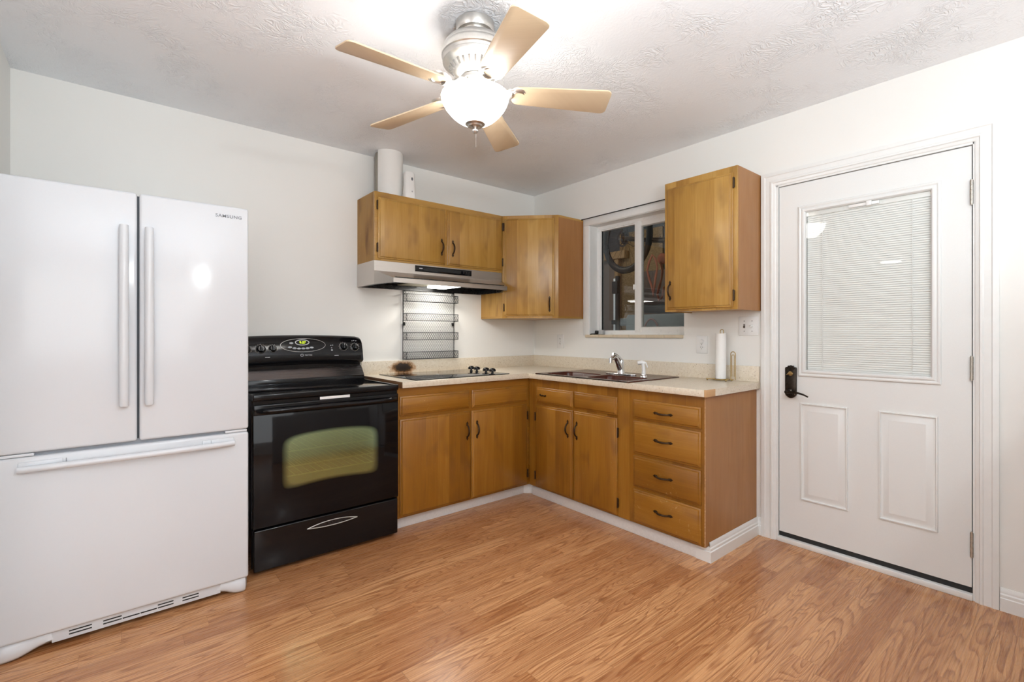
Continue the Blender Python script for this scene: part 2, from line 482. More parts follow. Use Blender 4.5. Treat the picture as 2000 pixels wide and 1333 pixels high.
def floor_mat():
    m, nt, out = newmat('oak_strip_laminate'); b = NB(nt)
    p = bsdf(nt, out, rough=0.26, spec=0.45, coat=0.12, coat_r=0.12)
    x, y, z = b.sep(b.n('ShaderNodeNewGeometry').outputs['Position'])
    W = 0.0945; L = 0.62
    yy = b.math('ADD', b.math('DIVIDE', y, W), 100.18)
    row = b.math('FLOOR', yy)
    fy = b.math('FRACT', yy)
    ro = b.wnoise(row)
    xx = b.math('ADD', b.math('ADD', b.math('DIVIDE', x, L), 60.0), b.math('MULTIPLY', ro, 7.0))
    # strips of uneven length
    xx = b.math('ADD', xx, b.math('MULTIPLY', b.math('SINE', b.math('ADD', b.math('MULTIPLY', xx, 2.1), b.math('MULTIPLY', ro, 40.0))), 0.28))
    cidx = b.math('FLOOR', xx); fx = b.math('FRACT', xx)
    cell = b.math('ADD', b.math('MULTIPLY', row, 13.13), b.math('MULTIPLY', cidx, 7.77))
    r1 = b.wnoise(cell); r2 = b.wnoise(b.math('ADD', cell, 0.37))
    sid = b.math('MULTIPLY', r1, 91.0)
    # cathedral figure = contour lines of a stretched noise
    ctr = b.math('MULTIPLY', b.math('SUBTRACT', fy, 0.5), 1.0)
    q = b.noise(b.comb(b.math('MULTIPLY', x, 1.25), b.math('MULTIPLY', y, 12.5), sid), 1.0, 1.5, 0.4, 0.25)
    wob = b.noise(b.comb(b.math('MULTIPLY', x, 9.0), b.math('MULTIPLY', y, 60.0), sid), 1.0, 2, 0.5)
    q = b.math('ADD', q, b.math('MULTIPLY', wob, 0.012))
    ring = b.math('FRACT', b.math('MULTIPLY', q, b.math('ADD', 11.0, b.math('MULTIPLY', r2, 14.0))))
    line = b.ramp(ring, [(0.0, 1.0), (0.12, 0.65), (0.40, 0.10), (0.86, 0.0), (1.0, 0.95)])
    fineline = b.noise(b.comb(b.math('MULTIPLY', x, 1.6), b.math('MULTIPLY', y, 190.0), sid), 1.0, 3, 0.55)
    pore = b.noise(b.comb(b.math('MULTIPLY', x, 9.0), b.math('MULTIPLY', y, 420.0), sid), 1.0, 4, 0.65)
    c = b.mix(r1, (0.42, 0.178, 0.068), (0.66, 0.345, 0.160))
    c = b.mix(b.ramp(r2, [(0.55, 0.0), (1.0, 0.35)]), c, (0.36, 0.14, 0.055))
    c = b.mix(b.math('MULTIPLY', line, 0.78), c, (0.225, 0.068, 0.019))
    c = b.mix(b.ramp(pore, [(0.50, 0.0), (0.68, 0.45)]), c, (0.30, 0.11, 0.038))
    c = b.mix(b.ramp(pore, [(0.30, 0.25), (0.45, 0.0)]), c, (0.70, 0.40, 0.20))
    c = b.mix(b.ramp(fineline, [(0.50, 0.0), (0.66, 0.50)]), c, (0.25, 0.082, 0.024))
    c = b.mix(b.ramp(fineline, [(0.32, 0.35), (0.46, 0.0)]), c, (0.74, 0.42, 0.19))
    # joints between planks (every second strip) and strip ends
    py = b.math('FRACT', b.math('DIVIDE', yy, 2.0))
    jy = b.math('LESS_THAN', b.math('MULTIPLY', py, 2*W), 0.0016)
    jx = b.math('LESS_THAN', b.math('MULTIPLY', fx, L), 0.0014)
    jf = b.math('MULTIPLY', b.math('LESS_THAN', b.math('MULTIPLY', fy, W), 0.0022), 0.25)
    j = b.math('MAXIMUM', jf, b.math('MAXIMUM', b.math('MULTIPLY', jy, 0.55), b.math('MULTIPLY', jx, 0.45)))
    c = b.mix(j, c, (0.16, 0.06, 0.02))
    b.l(c, p.inputs['Base Color'])
    b.l(b.ramp(pore, [(0.3, 0.22), (0.7, 0.34)]), p.inputs['Roughness'])
    b.l(b.bump(b.math('SUBTRACT', pore, b.math('MULTIPLY', j, 2.0)), 0.05, 0.001), p.inputs['Normal'])
    return m
M['floor'] = floor_mat()

def oven_glass():
    """black glass; an oblong field in the middle is a thin greenish mirror coating that is slightly see-through"""
    m, nt, out = newmat('oven_door_glass'); b = NB(nt)
    x, y, z = b.sep(b.n('ShaderNodeNewGeometry').outputs['Position'])
    cx, cz = -2.070, 0.556
    dx = b.math('DIVIDE', b.math('ABSOLUTE', b.math('SUBTRACT', x, cx)), 0.262)
    bow = b.math('MULTIPLY', b.math('MULTIPLY', dx, dx), -0.022)
    dz = b.math('DIVIDE', b.math('ABSOLUTE', b.math('SUBTRACT', b.math('SUBTRACT', z, cz), bow)), 0.140)
    d = b.math('POWER', b.math('ADD', b.math('POWER', dx, 8.0), b.math('POWER', dz, 8.0)), 0.125)
    f = b.ramp(d, [(0.86, 1.0), (1.0, 0.0)])
    blk = b.n('ShaderNodeBsdfPrincipled'); blk.inputs['Base Color'].default_value = (0.004, 0.004, 0.005, 1); blk.inputs['Roughness'].default_value = 0.06
    blk.inputs['Specular IOR Level'].default_value = 0.25
    t = b.n('ShaderNodeBsdfTransparent'); t.inputs[0].default_value = (0.85, 0.78, 0.58, 1)
    g = b.n('ShaderNodeBsdfGlossy'); g.inputs[0].default_value = (0.52, 0.74, 0.46, 1); g.inputs[1].default_value = 0.14
    mx = b.n('ShaderNodeMixShader'); mx.inputs[0].default_value = 0.58; b.l(t.outputs[0], mx.inputs[1]); b.l(g.outputs[0], mx.inputs[2])
    fin = b.n('ShaderNodeMixShader'); b.l(f, fin.inputs[0]); b.l(blk.outputs[0], fin.inputs[1]); b.l(mx.outputs[0], fin.inputs[2])
    b.l(fin.outputs[0], out.inputs[0])
    return m
M['oven_glass'] = oven_glass()
M['rack_wire'] = simple('oven_rack_wire', (0.85, 0.72, 0.50), 0.35)
M['oven_in'] = simple('oven_cavity', (0.05, 0.042, 0.025), 0.5)

def osb():
    m, nt, out = newmat('osb_sheathing'); b = NB(nt)
    p = bsdf(nt, out, rough=0.8)
    geo = b.n('ShaderNodeTexCoord').outputs['Object']
    v = b.n('ShaderNodeTexVoronoi'); v.inputs['Scale'].default_value = 60.0
    mp = b.n('ShaderNodeMapping'); mp.inputs['Scale'].default_value = (1, 1, 2.2); mp.inputs['Rotation'].default_value = (0.6, 0, 0)
    b.l(geo, mp.inputs[0]); b.l(mp.outputs[0], v.inputs[0])
    s = b.sep(v.outputs['Color'])
    c = b.ramp(s[0], [(0.0, (0.17, 0.10, 0.042)), (0.5, (0.23, 0.14, 0.062)), (1.0, (0.30, 0.19, 0.088))])
    b.l(c, p.inputs['Base Color']); return m
M['osb'] = osb()
M['stud'] = simple('pine_stud', (0.34, 0.20, 0.09), 0.7, var=0.2, scale=14)
M['taupe'] = simple('taupe_board', (0.20, 0.145, 0.115), 0.7, var=0.1)
M['taupe2'] = simple('brown_board', (0.085, 0.055, 0.042), 0.7, var=0.1)
M['concrete'] = simple('grey_block', (0.28, 0.29, 0.28), 0.85, var=0.25, scale=18, bump=0.4)
M['dark_wall'] = simple('slate_panel', (0.055, 0.065, 0.075), 0.6, var=0.2, scale=5)
M['rubber'] = simple('tyre_rubber', (0.020, 0.020, 0.020), 0.65)
M['rust'] = simple('rust_red_cloth', (0.22, 0.055, 0.03), 0.85, var=0.3, scale=20)
M['red'] = simple('coral_strap', (0.42, 0.13, 0.075), 0.8, var=0.2, scale=20)
M['pink'] = simple('pale_pink_hose', (0.38, 0.22, 0.20), 0.6)
M['bin'] = simple('grey_green_bin', (0.26, 0.28, 0.265), 0.45, var=0.06)
M['garage'] = simple('garage_grey', (0.20, 0.20, 0.19), 0.8)

# ------------------------------------------------------------------ the setting
H = 2.477
T = 0.14
def struct(name, mb, mat, label, cat, fr='S', base=(0, 0, 0), ang=32):
    return single(name, mb, mat, label, cat, base, fr, kind='structure', ang=ang)
struct('floor', MB().box(-9.1, 0.0, -6.1, 0.0, -0.10, 0.0), M['floor'], 'glossy oak strip laminate floor running toward the door', 'floor')
struct('ceiling', MB().box(-9.1, T, -6.1, T, H, H+0.10), M['ceil'], 'pale grey ceiling with trowelled plaster swirls', 'ceiling')
struct('wall_back', MB().box(-9.1, T, 0.0, T, 0.0, H), M['wall'], 'white wall behind the refrigerator, range and hob', 'wall')
# window wall with its two openings (local x = distance from the corner)
WX0, WX1, WZ0, WZ1 = 0.676, 1.518, 1.196, 2.090
DX0, DX1, DZ1 = 2.105, 2.962, 2.074
w = MB()
w.box(0.0, WX0, 0, T, 0, H); w.box(WX0, WX1, 0, T, 0, WZ0); w.box(WX0, WX1, 0, T, WZ1, H)
w.box(WX1, DX0, 0, T, 0, H); w.box(DX0, DX1, 0, T, DZ1, H); w.box(DX1, 6.1, 0, T, 0, H)
struct('wall_right', w, M['wall'], 'white wall with the window and the back door', 'wall', 'W')
struct('wall_left', MB().box(-3.493, -3.373, -1.30, 0.0, 0, H), M['wall'], 'short white wall at the left side of the refrigerator', 'wall')
struct('wall_far', MB().box(-9.1, -9.0, -6.1, 0, 0, H), M['wall'], 'white wall at the far end of the living room', 'wall')
struct('wall_rear', MB().box(-9.0, 0, -6.1, -6.0, 0, H), M['wall'], 'white wall behind the camera', 'wall')
struct('wall_blocker', MB().box(-2.55, 0.0, -3.62, -3.42, 0, 1.33, 0.004), M['wall'], 'added low white half wall, out of view, shading the lower right from the flash', 'wall')  # unseen wall added to block the flash and cast the lower-right shadow

# base mouldings
def bb(s0, s1, fr, mat, y0=0.0, h=0.098, d=0.016):
    m = MB()
    poly = [(0, 0), (-d, 0), (-d, h*0.56), (-d*0.80, h*0.60), (-d*0.80, h*0.72), (-d*0.55, h*0.78), (-d*0.55, h*0.90), (-d*0.25, h), (0, h)]
    m.prism([(a+y0, z) for a, z in poly], s0, s1, 'x')
    return m
struct('baseboard_right', bb(3.033, 3.41, 'W', M['trim']), M['trim'], 'white moulded baseboard right of the door', 'baseboard', 'W')
struct('baseboard_left', bb(2.0, 2.030, 'W', M['trim'], 0.0, 0.102, 0.015), M['trim'], 'short white baseboard between the drawer cabinet and the door casing', 'baseboard', 'W')

# door casing and threshold
cas = MB()
prof = [(0.0, 0.0), (0.0, 0.016), (0.020, 0.019), (0.024, 0.015), (0.048, 0.014), (0.053, 0.018), (0.060, 0.018), (0.064, 0.012), (0.073, 0.010), (0.078, 0.006), (0.078, -0.02)]
cas.sweep(2.031, 3.031, 0.0, 2.152, prof, 0.0, three=True)
cas.box(2.109, 2.121, -0.002, T, 0.0, 2.074); cas.box(2.946, 2.953, -0.002, T, 0.0, 2.074); cas.box(2.109, 2.953, -0.002, T, 2.064, 2.074)
cas.box(2.121, 2.133, 0.052, 0.075, 0.0, 2.064); cas.box(2.934, 2.946, 0.052, 0.075, 0.0, 2.064); cas.box(2.121, 2.946, 0.052, 0.075, 2.052, 2.064)
struct('trim_1', cas, M['trim'], 'white moulded casing around the back door', 'door casing', 'W')
struct('trim_2', MB().box(2.121, 2.946, -0.012, T, 0.0, 0.028, 0.003), M['trim'], 'white threshold strip under the back door', 'threshold', 'W')
struct('trim_4', MB().box(2.121, 2.946, 0.012, 0.05, 0.0285, 0.053), M['black_matte'], 'black weather strip along the bottom of the back door', 'weather strip', 'W')

# the back door: slab, glazed light with blind between the panes, raised panels, hinges, lever set
d1 = thing('door_1', 'white back door with a blind in its glass and two raised panels', 'door', (2.5335, 0.004, 0.056), 'W', kind='structure')
GX0, GX1, GZ0, GZ1 = 2.262, 2.802, 0.996, 1.897
sl = MB()
sx0, sx1, sz0, sz1 = 2.1245, 2.9415, 0.056, 2.060
sl.box(sx0, GX0, 0.006, 0.046, sz0, sz1); sl.box(GX1, sx1, 0.006, 0.046, sz0, sz1)
sl.box(GX0, GX1, 0.006, 0.046, sz0, GZ0); sl.box(GX0, GX1, 0.006, 0.046, GZ1, sz1)
part('slab', sl, M['door'], d1)
part('glass_frame', MB().sweep(2.226, 2.838, 0.966, 1.928, [(0, 0), (0, 0.005), (0.004, 0.009), (0.010, 0.010), (0.016, 0.006), (0.024, 0.011), (0.031, 0.011), (0.037, 0.003), (0.038, -0.012)], 0.006), M['door'], d1)
for (a0, a1) in ((2.237, 2.466), (2.598, 2.827)):
    part('raised_panel', MB().sweep(a0, a1, 0.267, 0.816, [(0, 0.0), (0.002, 0.0085), (0.007, 0.0095), (0.011, 0.0015), (0.016, 0.0010), (0.020, 0.0015), (0.042, 0.0115), (0.044, 0.0115)], 0.006, cap=True), M['door'], d1)
bl = MB()
n = 76
zt, zb = GZ1-0.030, GZ0+0.006
for i in range(n):
    z = zb+(zt-zb)*(i+0.5)/n
    arc = [(-0.0064+0.0128*k/6, 0.0016*(1-((k-3)/3)**2)) for k in range(7)]
    bl.prism(arc+[(a_, h_-0.0003) for a_, h_ in arc[::-1]], GX0+0.004, GX1-0.004, 'x', M=Matrix.Translation((0, 0.0262, z)) @ Matrix.Rotation(R(68), 4, 'X'))
blind = part('blind_slats', bl, M['slat'], d1)
part('blind_headrail', MB().box(GX0+0.001, GX1-0.001, 0.018, 0.034, GZ1-0.030, GZ1-0.001, 0.001), M['vinyl'], d1)
part('blind_backing', MB().box(GX0, GX1, 0.0395, 0.0415, GZ0, GZ1), M['slat'], d1)
for sx in (2.342, 2.729):
    c = MB(); c.cyl((sx, 0.0175, zb), (sx, 0.0175, zt), 0.0013, 6)
    for i in range(int(n/2)): c.sphere((sx, 0.0175, zb+(zt-zb)*(2*i+1)/n), 0.0019, n=6)
    part('blind_cord', c, M['cord'], d1)
part('glass', MB().box(GX0, GX1, 0.0105, 0.0135, GZ0, GZ1, M=Matrix.Translation(((GX0+GX1)/2, 0.012, 0)) @ Matrix.Rotation(R(0.55), 4, 'Z') @ Matrix.Translation((-(GX0+GX1)/2, -0.012, 0))), M['door_pane'], d1)
sld = MB(); sld.box(2.468, 2.600, 0.004, 0.0105, 1.872, 1.888, 0.002)
sp = part('blind_slider_track', sld, M['vinyl'], d1)
part('slider_knob', MB().box(2.546, 2.570, -0.004, 0.0045, 1.868, 1.893, 0.003), M['white_plastic'], sp)
for (z0, z1) in ((1.794, 1.902), (0.997, 1.104), (0.196, 0.307)):
    hg = MB()
    hh = (z1-z0)/5
    for k in range(5): hg.cyl((2.9425, -0.003, z0+hh*k+0.0008), (2.9425, -0.003, z0+hh*(k+1)-0.0008), 0.0062, 12)
    hg.cyl((2.9425, -0.003, z0-0.004), (2.9425, -0.003, z1+0.004), 0.0040, 10)
    hg.box(2.9385, 2.9465, -0.002, 0.012, z0, z1)
    part('hinge', hg, M['hinge'], d1)
# lever set with scalloped plate
ls = MB()
pz0, pz1, px0, px1 = 0.837, 1.027, 2.160, 2.219
cxp = (px0+px1)/2
poly = [(px0, pz0+0.022), (px0+0.004, pz0+0.014), (px0+0.012, pz0+0.008), (px0+0.020, pz0+0.002), (cxp, pz0), (px1-0.020, pz0+0.002), (px1-0.012, pz0+0.008), (px1-0.004, pz0+0.014), (px1, pz0+0.022),
        (px1, pz1-0.018), (px1-0.004, pz1-0.012), (px1-0.012, pz1-0.011), (px1-0.016, pz1-0.003), (px1-0.024, pz1-0.004), (cxp, pz1), (px0+0.024, pz1-0.004), (px0+0.016, pz1-0.003), (px0+0.012, pz1-0.011), (px0+0.004, pz1-0.012), (px0, pz1-0.018)]
ls.prism(poly, 0.006, -0.008, 'y', 0.0015)
for k in (-2, -1, 0, 1, 2):
    ls.tube([(cxp+k*0.005, -0.0085, pz1-0.030), (cxp+k*0.0105, -0.0085, pz1-0.010-abs(k)*0.002)], [0.0015, 0.003], 6)
    ls.tube([(cxp+k*0.005, -0.0085, pz0+0.030), (cxp+k*0.0105, -0.0085, pz0+0.010+abs(k)*0.002)], [0.0015, 0.003], 6)
esc = part('lock_plate', ls, M['door_bronze'], d1)
tl = MB(); tl.lathe([(0, 0), (0.013, 0), (0.012, 0.006), (0, 0.007)], M=Matrix.Translation((cxp, -0.008, 0.979)) @ Matrix.Rotation(R(90), 4, 'X'), n=20)
tl.tube([(cxp-0.017, -0.020, 0.972), (cxp-0.004, -0.019, 0.979), (cxp+0.010, -0.020, 0.981), (cxp+0.018, -0.021, 0.979)], [0.002, 0.005, 0.005, 0.003], 8)
part('thumb_turn', tl, M['brass'], esc, 'worn brass thumb turn')
lv = MB(); lv.lathe([(0, 0), (0.017, 0), (0.016, 0.006), (0.009, 0.010), (0.008, 0.034), (0.011, 0.040), (0.010, 0.048), (0, 0.050)], M=Matrix.Translation((2.184, -0.008, 0.876)) @ Matrix.Rotation(R(90), 4, 'X'), n=20)
pts = []
for i in range(15):
    t = i/14
    pts.append((2.184+0.112*t, -0.048-0.010*math.sin(t*PI*0.7), 0.874-0.004*math.sin(t*PI*1.4)-0.020*t*t + 0.010*math.sin(t*PI)))
lv.tube(pts, [0.0085-0.0045*(i/14) for i in range(15)], 10)
part('door_lever', lv, M['door_bronze'], esc)

# the window: trim, frame, fixed pane, sliding sash, tiled sill
w1 = thing('window_1', 'white sliding window above the sink looking into a cluttered garage', 'window', (1.097, 0.10, WZ0), 'W', kind='structure')
tr = MB()
tr.box(0.615, WX0, -0.012, 0.001, WZ0, WZ1+0.001, 0.003); tr.box(0.615, WX1+0.03, -0.012, 0.001, WZ1, 2.138, 0.003)
part('casing', tr, M['trim'], w1)
rv = MB(); rv.box(WX0-0.002, WX0+0.004, -0.004, 0.10, WZ0, WZ1); rv.box(WX0, WX1, -0.004, 0.10, WZ1-0.004, WZ1+0.002)
part('reveal_lining', rv, M['trim'], w1)
fz0, fz1 = 1.196, 2.086
f = MB()
f.sweep(WX0, WX1+0.01, fz0, fz1, [(0, -0.04), (0, 0.010), (0.026, 0.010), (0.028, 0.004), (0.036, 0.004), (0.037, -0.03)], 0.10)
part('window_frame', f, M['vinyl'], w1)
f = MB(); f.box(1.050, 1.108, 0.088, 0.128, fz0+0.02, fz1-0.02, 0.003)
f.box(1.040, 1.054, 0.080, 0.092, 1.545, 1.585, 0.003)
part('meeting_stile', f, M['vinyl'], w1)
f = MB(); f.sweep(1.056, WX1+0.008, fz0+0.022, fz1-0.022, [(0, -0.03), (0, 0.004), (0.036, 0.004), (0.040, -0.006), (0.042, -0.02)], 0.0962)
sash = part('sliding_sash', f, M['vinyl'], w1)
part('pane', MB().box(0.710, 1.053, 0.118, 0.122, fz0+0.03, fz1-0.03), M['pane'], w1)
part('pane', MB().box(1.094, WX1-0.03, 0.108, 0.112, fz0+0.06, fz1-0.06), M['pane'], w1)
part('glazing_bead', MB().box(0.708, 0.716, 0.108, 0.122, fz0+0.03, fz1-0.03), M['black_matte'], w1)
s = MB()
edges = [0.637, 0.775, 0.925, 1.072, 1.222, 1.372, 1.514]
for a0, a1 in zip(edges, edges[1:]):
    s.box(a0+0.0012, a1-0.0012, -0.016, 0.10, 1.176, 1.1985, 0.003)
part('sill_tile', s, M['tile'], w1)
part('sill_grout', MB().box(0.640, 1.512, -0.012, 0.10, 1.174, 1.196), M['caulk'], w1)

# ------------------------------------------------------------------ cabinet hardware shared by all cabinets
def pull_mesh():
    m = MB()
    # back plates: spade ends
    for sgn in (1, -1):
        poly = [(0, 0.064), (0.005, 0.056), (0.0095, 0.050), (0.0055, 0.046), (0.0075, 0.040), (0.004, 0.034), (-0.004, 0.034), (-0.0075, 0.040), (-0.0055, 0.046), (-0.0095, 0.050), (-0.005, 0.056)]
        m.prism([(a, z*sgn) for a, z in poly], 0.0, -0.003, 'y', 0.0006)
    pts, rs = [], []
    for i in range(17):
        t = i/16; a = (t-0.5)*2
        pts.append((0, -0.002-0.024*(1-abs(a)**2.4), 0.042*a)); rs.append(0.0042+0.0016*math.cos(a*PI/2))
    m.tube(pts, rs, 10)
    for k in (-1, 0, 1): m.sphere((0, -0.0265+0.0004*abs(k), k*0.010), 0.0062, 0.95, 0.9, 0.35, 10)
    for sgn in (1, -1): m.sphere((0, -0.003, 0.046*sgn), 0.004, n=8)
    me = m.mesh('handle'); me.materials.append(M['bronze']); return me
PULL = pull_mesh()
def hinge_mesh():
    m = MB(); m.box(-0.005, 0.005, -0.004, 0.0, -0.028, 0.028, 0.001)
    m.cyl((0, -0.006, -0.024), (0, -0.006, 0.024), 0.0042, 10)
    m.sphere((0, -0.006, 0.027), 0.005, n=8); m.sphere((0, -0.006, -0.027), 0.005, n=8)
    me = m.mesh('hinge'); me.materials.append(M['bronze']); return me
HINGE = hinge_mesh()
def handle(parent, loc, horiz=False, rz=0.0):
    return place('handle', PULL, parent, loc, (0, R(90) if horiz else 0, rz))
def front(mb, x0, x1, z0, z1, y, th=0.018, lip=0.011):
    mb.sweep(x0, x1, z0, z1, [(0, 0.0), (0, th*0.42), (0.003, th*0.55), (lip*0.75, th*0.62), (lip, th*0.88), (lip+0.004, th)], y, cap=True)
    return mb
def cab_door(cab, x0, x1, z0, z1, y, mat, hx, hz, hinge_x, hinge_zs, handle_on=True):
    dr = part('door', front(MB(), x0, x1, z0, z1, y), mat, cab)
    if handle_on: handle(dr, (hx, y-0.017, hz))
    for hz_ in hinge_zs: place('hinge', HINGE, dr, (hinge_x, y-0.006, hz_))
    return dr

# ------------------------------------------------------------------ upper cabinets
UX0, UX1, UD, UZ0, UZ1 = -1.677, -0.609, -0.290, 1.691, 2.146
c = thing('wall_cabinet', 'wide two-door birch wall cabinet mounted above the range hood', 'cabinet', ((UX0+UX1)/2, 0, UZ0), 'S', 'birch wall cabinets')
b = MB()
b.box(UX0+0.018, UX1, UD+0.019, -0.001, UZ0, UZ0+0.018); b.box(UX0+0.018, UX1, UD+0.019, -0.001, UZ1-0.018, UZ1)
b.box(UX1-0.018, UX1, UD+0.019, -0.001, UZ0+0.018, UZ1-0.018); b.box(UX0+0.018, UX1-0.018, -0.012, -0.001, UZ0+0.018, UZ1-0.018)
part('carcass', b, M['wood_h'], c)
part('side_panel', MB().box(UX0, UX0+0.018, UD+0.019, -0.001, UZ0, UZ1), M['worn'], c, 'scratched and worn side panel')
b = MB(); b.box(UX0, UX0+0.045, UD, UD+0.019, UZ0, UZ1, 0.001); b.box(UX1-0.03, UX1, UD, UD+0.019, UZ0, UZ1, 0.001)
b.box(UX0+0.045, UX1-0.03, UD, UD+0.019, UZ0, UZ0+0.04); b.box(UX0+0.045, UX1-0.03, UD, UD+0.019, UZ1-0.055, UZ1); b.box(-1.16, -1.10, UD, UD+0.019, UZ0+0.04, UZ1-0.055)
part('face_frame', b, M['wood_h'], c)
cab_door(c, -1.655, -1.141, 1.705, 2.108, UD, M['wood_v'], -1.177, 1.829, -1.661, (1.775, 2.055))
cab_door(c, -1.124, -0.616, 1.705, 2.108, UD, M['wood_v'], -1.083, 1.829, -0.612, (1.775, 2.055))

# diagonal corner cabinet
CZ0, CZ1 = 1.329, 2.146
A = 0.605; D2 = 0.290
c = thing('corner_cabinet', 'diagonal corner wall cabinet with a single tall birch door', 'cabinet', (-0.3, -0.3, CZ0), 'S', 'birch wall cabinets')
b = MB()
plan = [(-0.001, -0.001), (-0.606, -0.001), (-0.606, -D2), (-D2, -A), (-0.001, -A)]
b.box(-0.590, -0.001, -0.013, -0.001, CZ0+0.015, CZ1-0.015); b.prism(plan[::-1], CZ0, CZ0+0.016, 'z'); b.prism(plan[::-1], CZ1-0.016, CZ1, 'z')
part('carcass', b, M['wood_h'], c)
part('side_panel', MB().box(-0.606, -0.590, -D2-0.001, -0.001, CZ0+0.016, CZ1-0.016), M['wood_v'], c)
part('side_panel', MB().box(-D2-0.001, -0.001, -A, -A+0.016, CZ0+0.016, CZ1-0.016), M['ply'], c, 'reddish brown side panel')
mx, my = (-0.606-D2)/2, (-D2-A)/2
hw = math.hypot(0.606-D2, A-D2)/2
def diag(mb, name, mat, lab=None):
    me = mb.mesh(name); me.materials.append(mat)
    o = place(name, me, c, (mx, my, 0), (0, 0, R(-45)), lab)
    o.location.z = -BASE[c.name].z
    return o
b = MB(); b.box(-hw, -hw+0.04, -0.002, 0.018, CZ0, CZ1, 0.001); b.box(hw-0.05, hw, -0.002, 0.018, CZ0, CZ1, 0.001)
b.box(-hw+0.04, hw-0.05, -0.002, 0.018, CZ0, CZ0+0.035); b.box(-hw+0.04, hw-0.05, -0.002, 0.018, CZ1-0.04, CZ1)
diag(b, 'face_frame', M['wood_v'])
dd = diag(front(MB(), -hw+0.018, hw-0.034, CZ0+0.018, CZ1-0.026, -0.002), 'door', M['wood_v'])
handle(dd, (hw-0.070, -0.019, CZ0+0.110))
for z in (CZ0+0.085, CZ1-0.09): place('hinge', HINGE, dd, (-hw+0.013, -0.008, z))

# right upper cabinet on the window wall
S0, S1, SD, SZ0, SZ1 = 1.562, 2.023, -0.298, 1.344, 2.155
c = thing('wall_cabinet', 'single-door birch wall cabinet hung between the window and the back door', 'cabinet', ((S0+S1)/2, 0, SZ0), 'W', 'birch wall cabinets')
b = MB()
b.box(S0, S0+0.016, SD+0.019, -0.001, SZ0, SZ1); b.box(S0+0.016, S1-0.006, SD+0.019, -0.001, SZ0+0.006, SZ0+0.022); b.box(S0+0.016, S1-0.006, SD+0.019, -0.001, SZ1-0.016, SZ1)
b.box(S0+0.016, S1-0.006, -0.012, -0.001, SZ0+0.022, SZ1-0.016)
part('carcass', b, M['wood_v'], c)
part('side_panel', MB().box(S1-0.006, S1, SD+0.012, -0.001, SZ0, SZ1), M['ply'], c, 'pinkish brown plywood side panel')
b = MB(); b.box(S0, S0+0.04, SD, SD+0.019, SZ0, SZ1, 0.001); b.box(S1-0.045, S1-0.001, SD, SD+0.019, SZ0, SZ1, 0.001)
b.box(S0+0.04, S1-0.045, SD, SD+0.019, SZ0, SZ0+0.035); b.box(S0+0.04, S1-0.045, SD, SD+0.019, SZ1-0.055, SZ1)
part('face_frame', b, M['wood_v'], c)
cab_door(c, 1.581, 2.000, 1.358, 2.117, SD, M['wood_v'], 1.609, 1.475, 2.006, (1.424, 2.058))

# ------------------------------------------------------------------ base cabinets
BZ0, BZ1 = 0.083, 0.876
FY = -0.610
def carcass(x0, x1, fy, left=None, right=None):
    b = MB()
    b.box(x0, x0+0.016, fy+0.019, -0.001, BZ0, BZ1); b.box(x1-0.016, x1, fy+0.019, -0.001, BZ0, BZ1)
    b.box(x0+0.016, x1-0.016, fy+0.019, -0.001, BZ0, BZ0+0.016); b.box(x0+0.016, x1-0.016, -0.012, -0.001, BZ0+0.016, BZ1)
    return b
c = thing('base_cabinet', 'amber two-door base cabinet under the hob, right of the black range', 'cabinet', (-1.14, -0.3, 0.0), 'S', 'amber base cabinets')
part('carcass', carcass(-1.672, -0.610, FY), M['low_v'], c)
b = MB(); b.box(-1.672, -1.645, FY, FY+0.019, BZ0, BZ1); b.box(-0.640, -0.606, FY, FY+0.019, BZ0, BZ1); b.box(-1.16, -1.11, FY+0.0006, FY+0.0184, BZ0+0.03, BZ1-0.05)
b.box(-1.645, -0.640, FY, FY+0.019, BZ1-0.065, BZ1); b.box(-1.645, -0.640, FY, FY+0.019, BZ0, BZ0+0.035); b.box(-1.645, -0.640, FY, FY+0.019, 0.675, 0.72)
part('face_frame', b, M['low_h'], c)
part('false_drawer_front', front(MB(), -1.657, -1.150, 0.706, 0.824, FY), M['low_h'], c)
part('false_drawer_front', front(MB(), -1.128, -0.630, 0.706, 0.824, FY), M['low_h'], c)
cab_door(c, -1.657, -1.142, 0.093, 0.684, FY, M['low_v'], -1.174, 0.556, -1.66, ())
cab_door(c, -1.132, -0.633, 0.093, 0.684, FY, M['low_v'], -1.094, 0.556, -0.628, (0.17, 0.60))

FW = -0.605
c = thing('base_cabinet', 'amber sink base cabinet with two doors below the brown sink', 'cabinet', (1.05, -0.3, 0.0), 'W', 'amber base cabinets')
part('carcass', carcass(0.632, 1.484, FW), M['low_v'], c)
b = MB(); b.box(0.611, 0.700, FW, FW+0.019, BZ0, BZ1); b.box(1.430, 1.520, FW, FW+0.019, BZ0, BZ1); b.box(1.05, 1.085, FW+0.0006, FW+0.0184, BZ0+0.03, BZ1-0.05)
b.box(0.700, 1.430, FW, FW+0.019, BZ1-0.065, BZ1); b.box(0.700, 1.430, FW, FW+0.019, BZ0, BZ0+0.035); b.box(0.700, 1.430, FW, FW+0.019, 0.675, 0.72)
part('face_frame', b, M['low_v'], c)
fd = part('false_drawer_front', front(MB(), 0.698, 1.061, 0.705, 0.816, FW), M['low_h'], c)
hb = MB(); hb.prism([(0.744, 0.765), (0.752, 0.772), (0.760, 0.764), (0.780, 0.768), (0.796, 0.763), (0.806, 0.770), (0.812, 0.763), (0.806, 0.755), (0.790, 0.758), (0.770, 0.755), (0.752, 0.757)], FW-0.017, FW-0.022, 'y', 0.0008)
hb.tube([(0.758, FW-0.021, 0.763), (0.778, FW-0.027, 0.762), (0.802, FW-0.021, 0.762)], 0.003, 8)
part('broken_pull', hb, M['bronze'], fd, 'stub of a broken dark bronze pull')
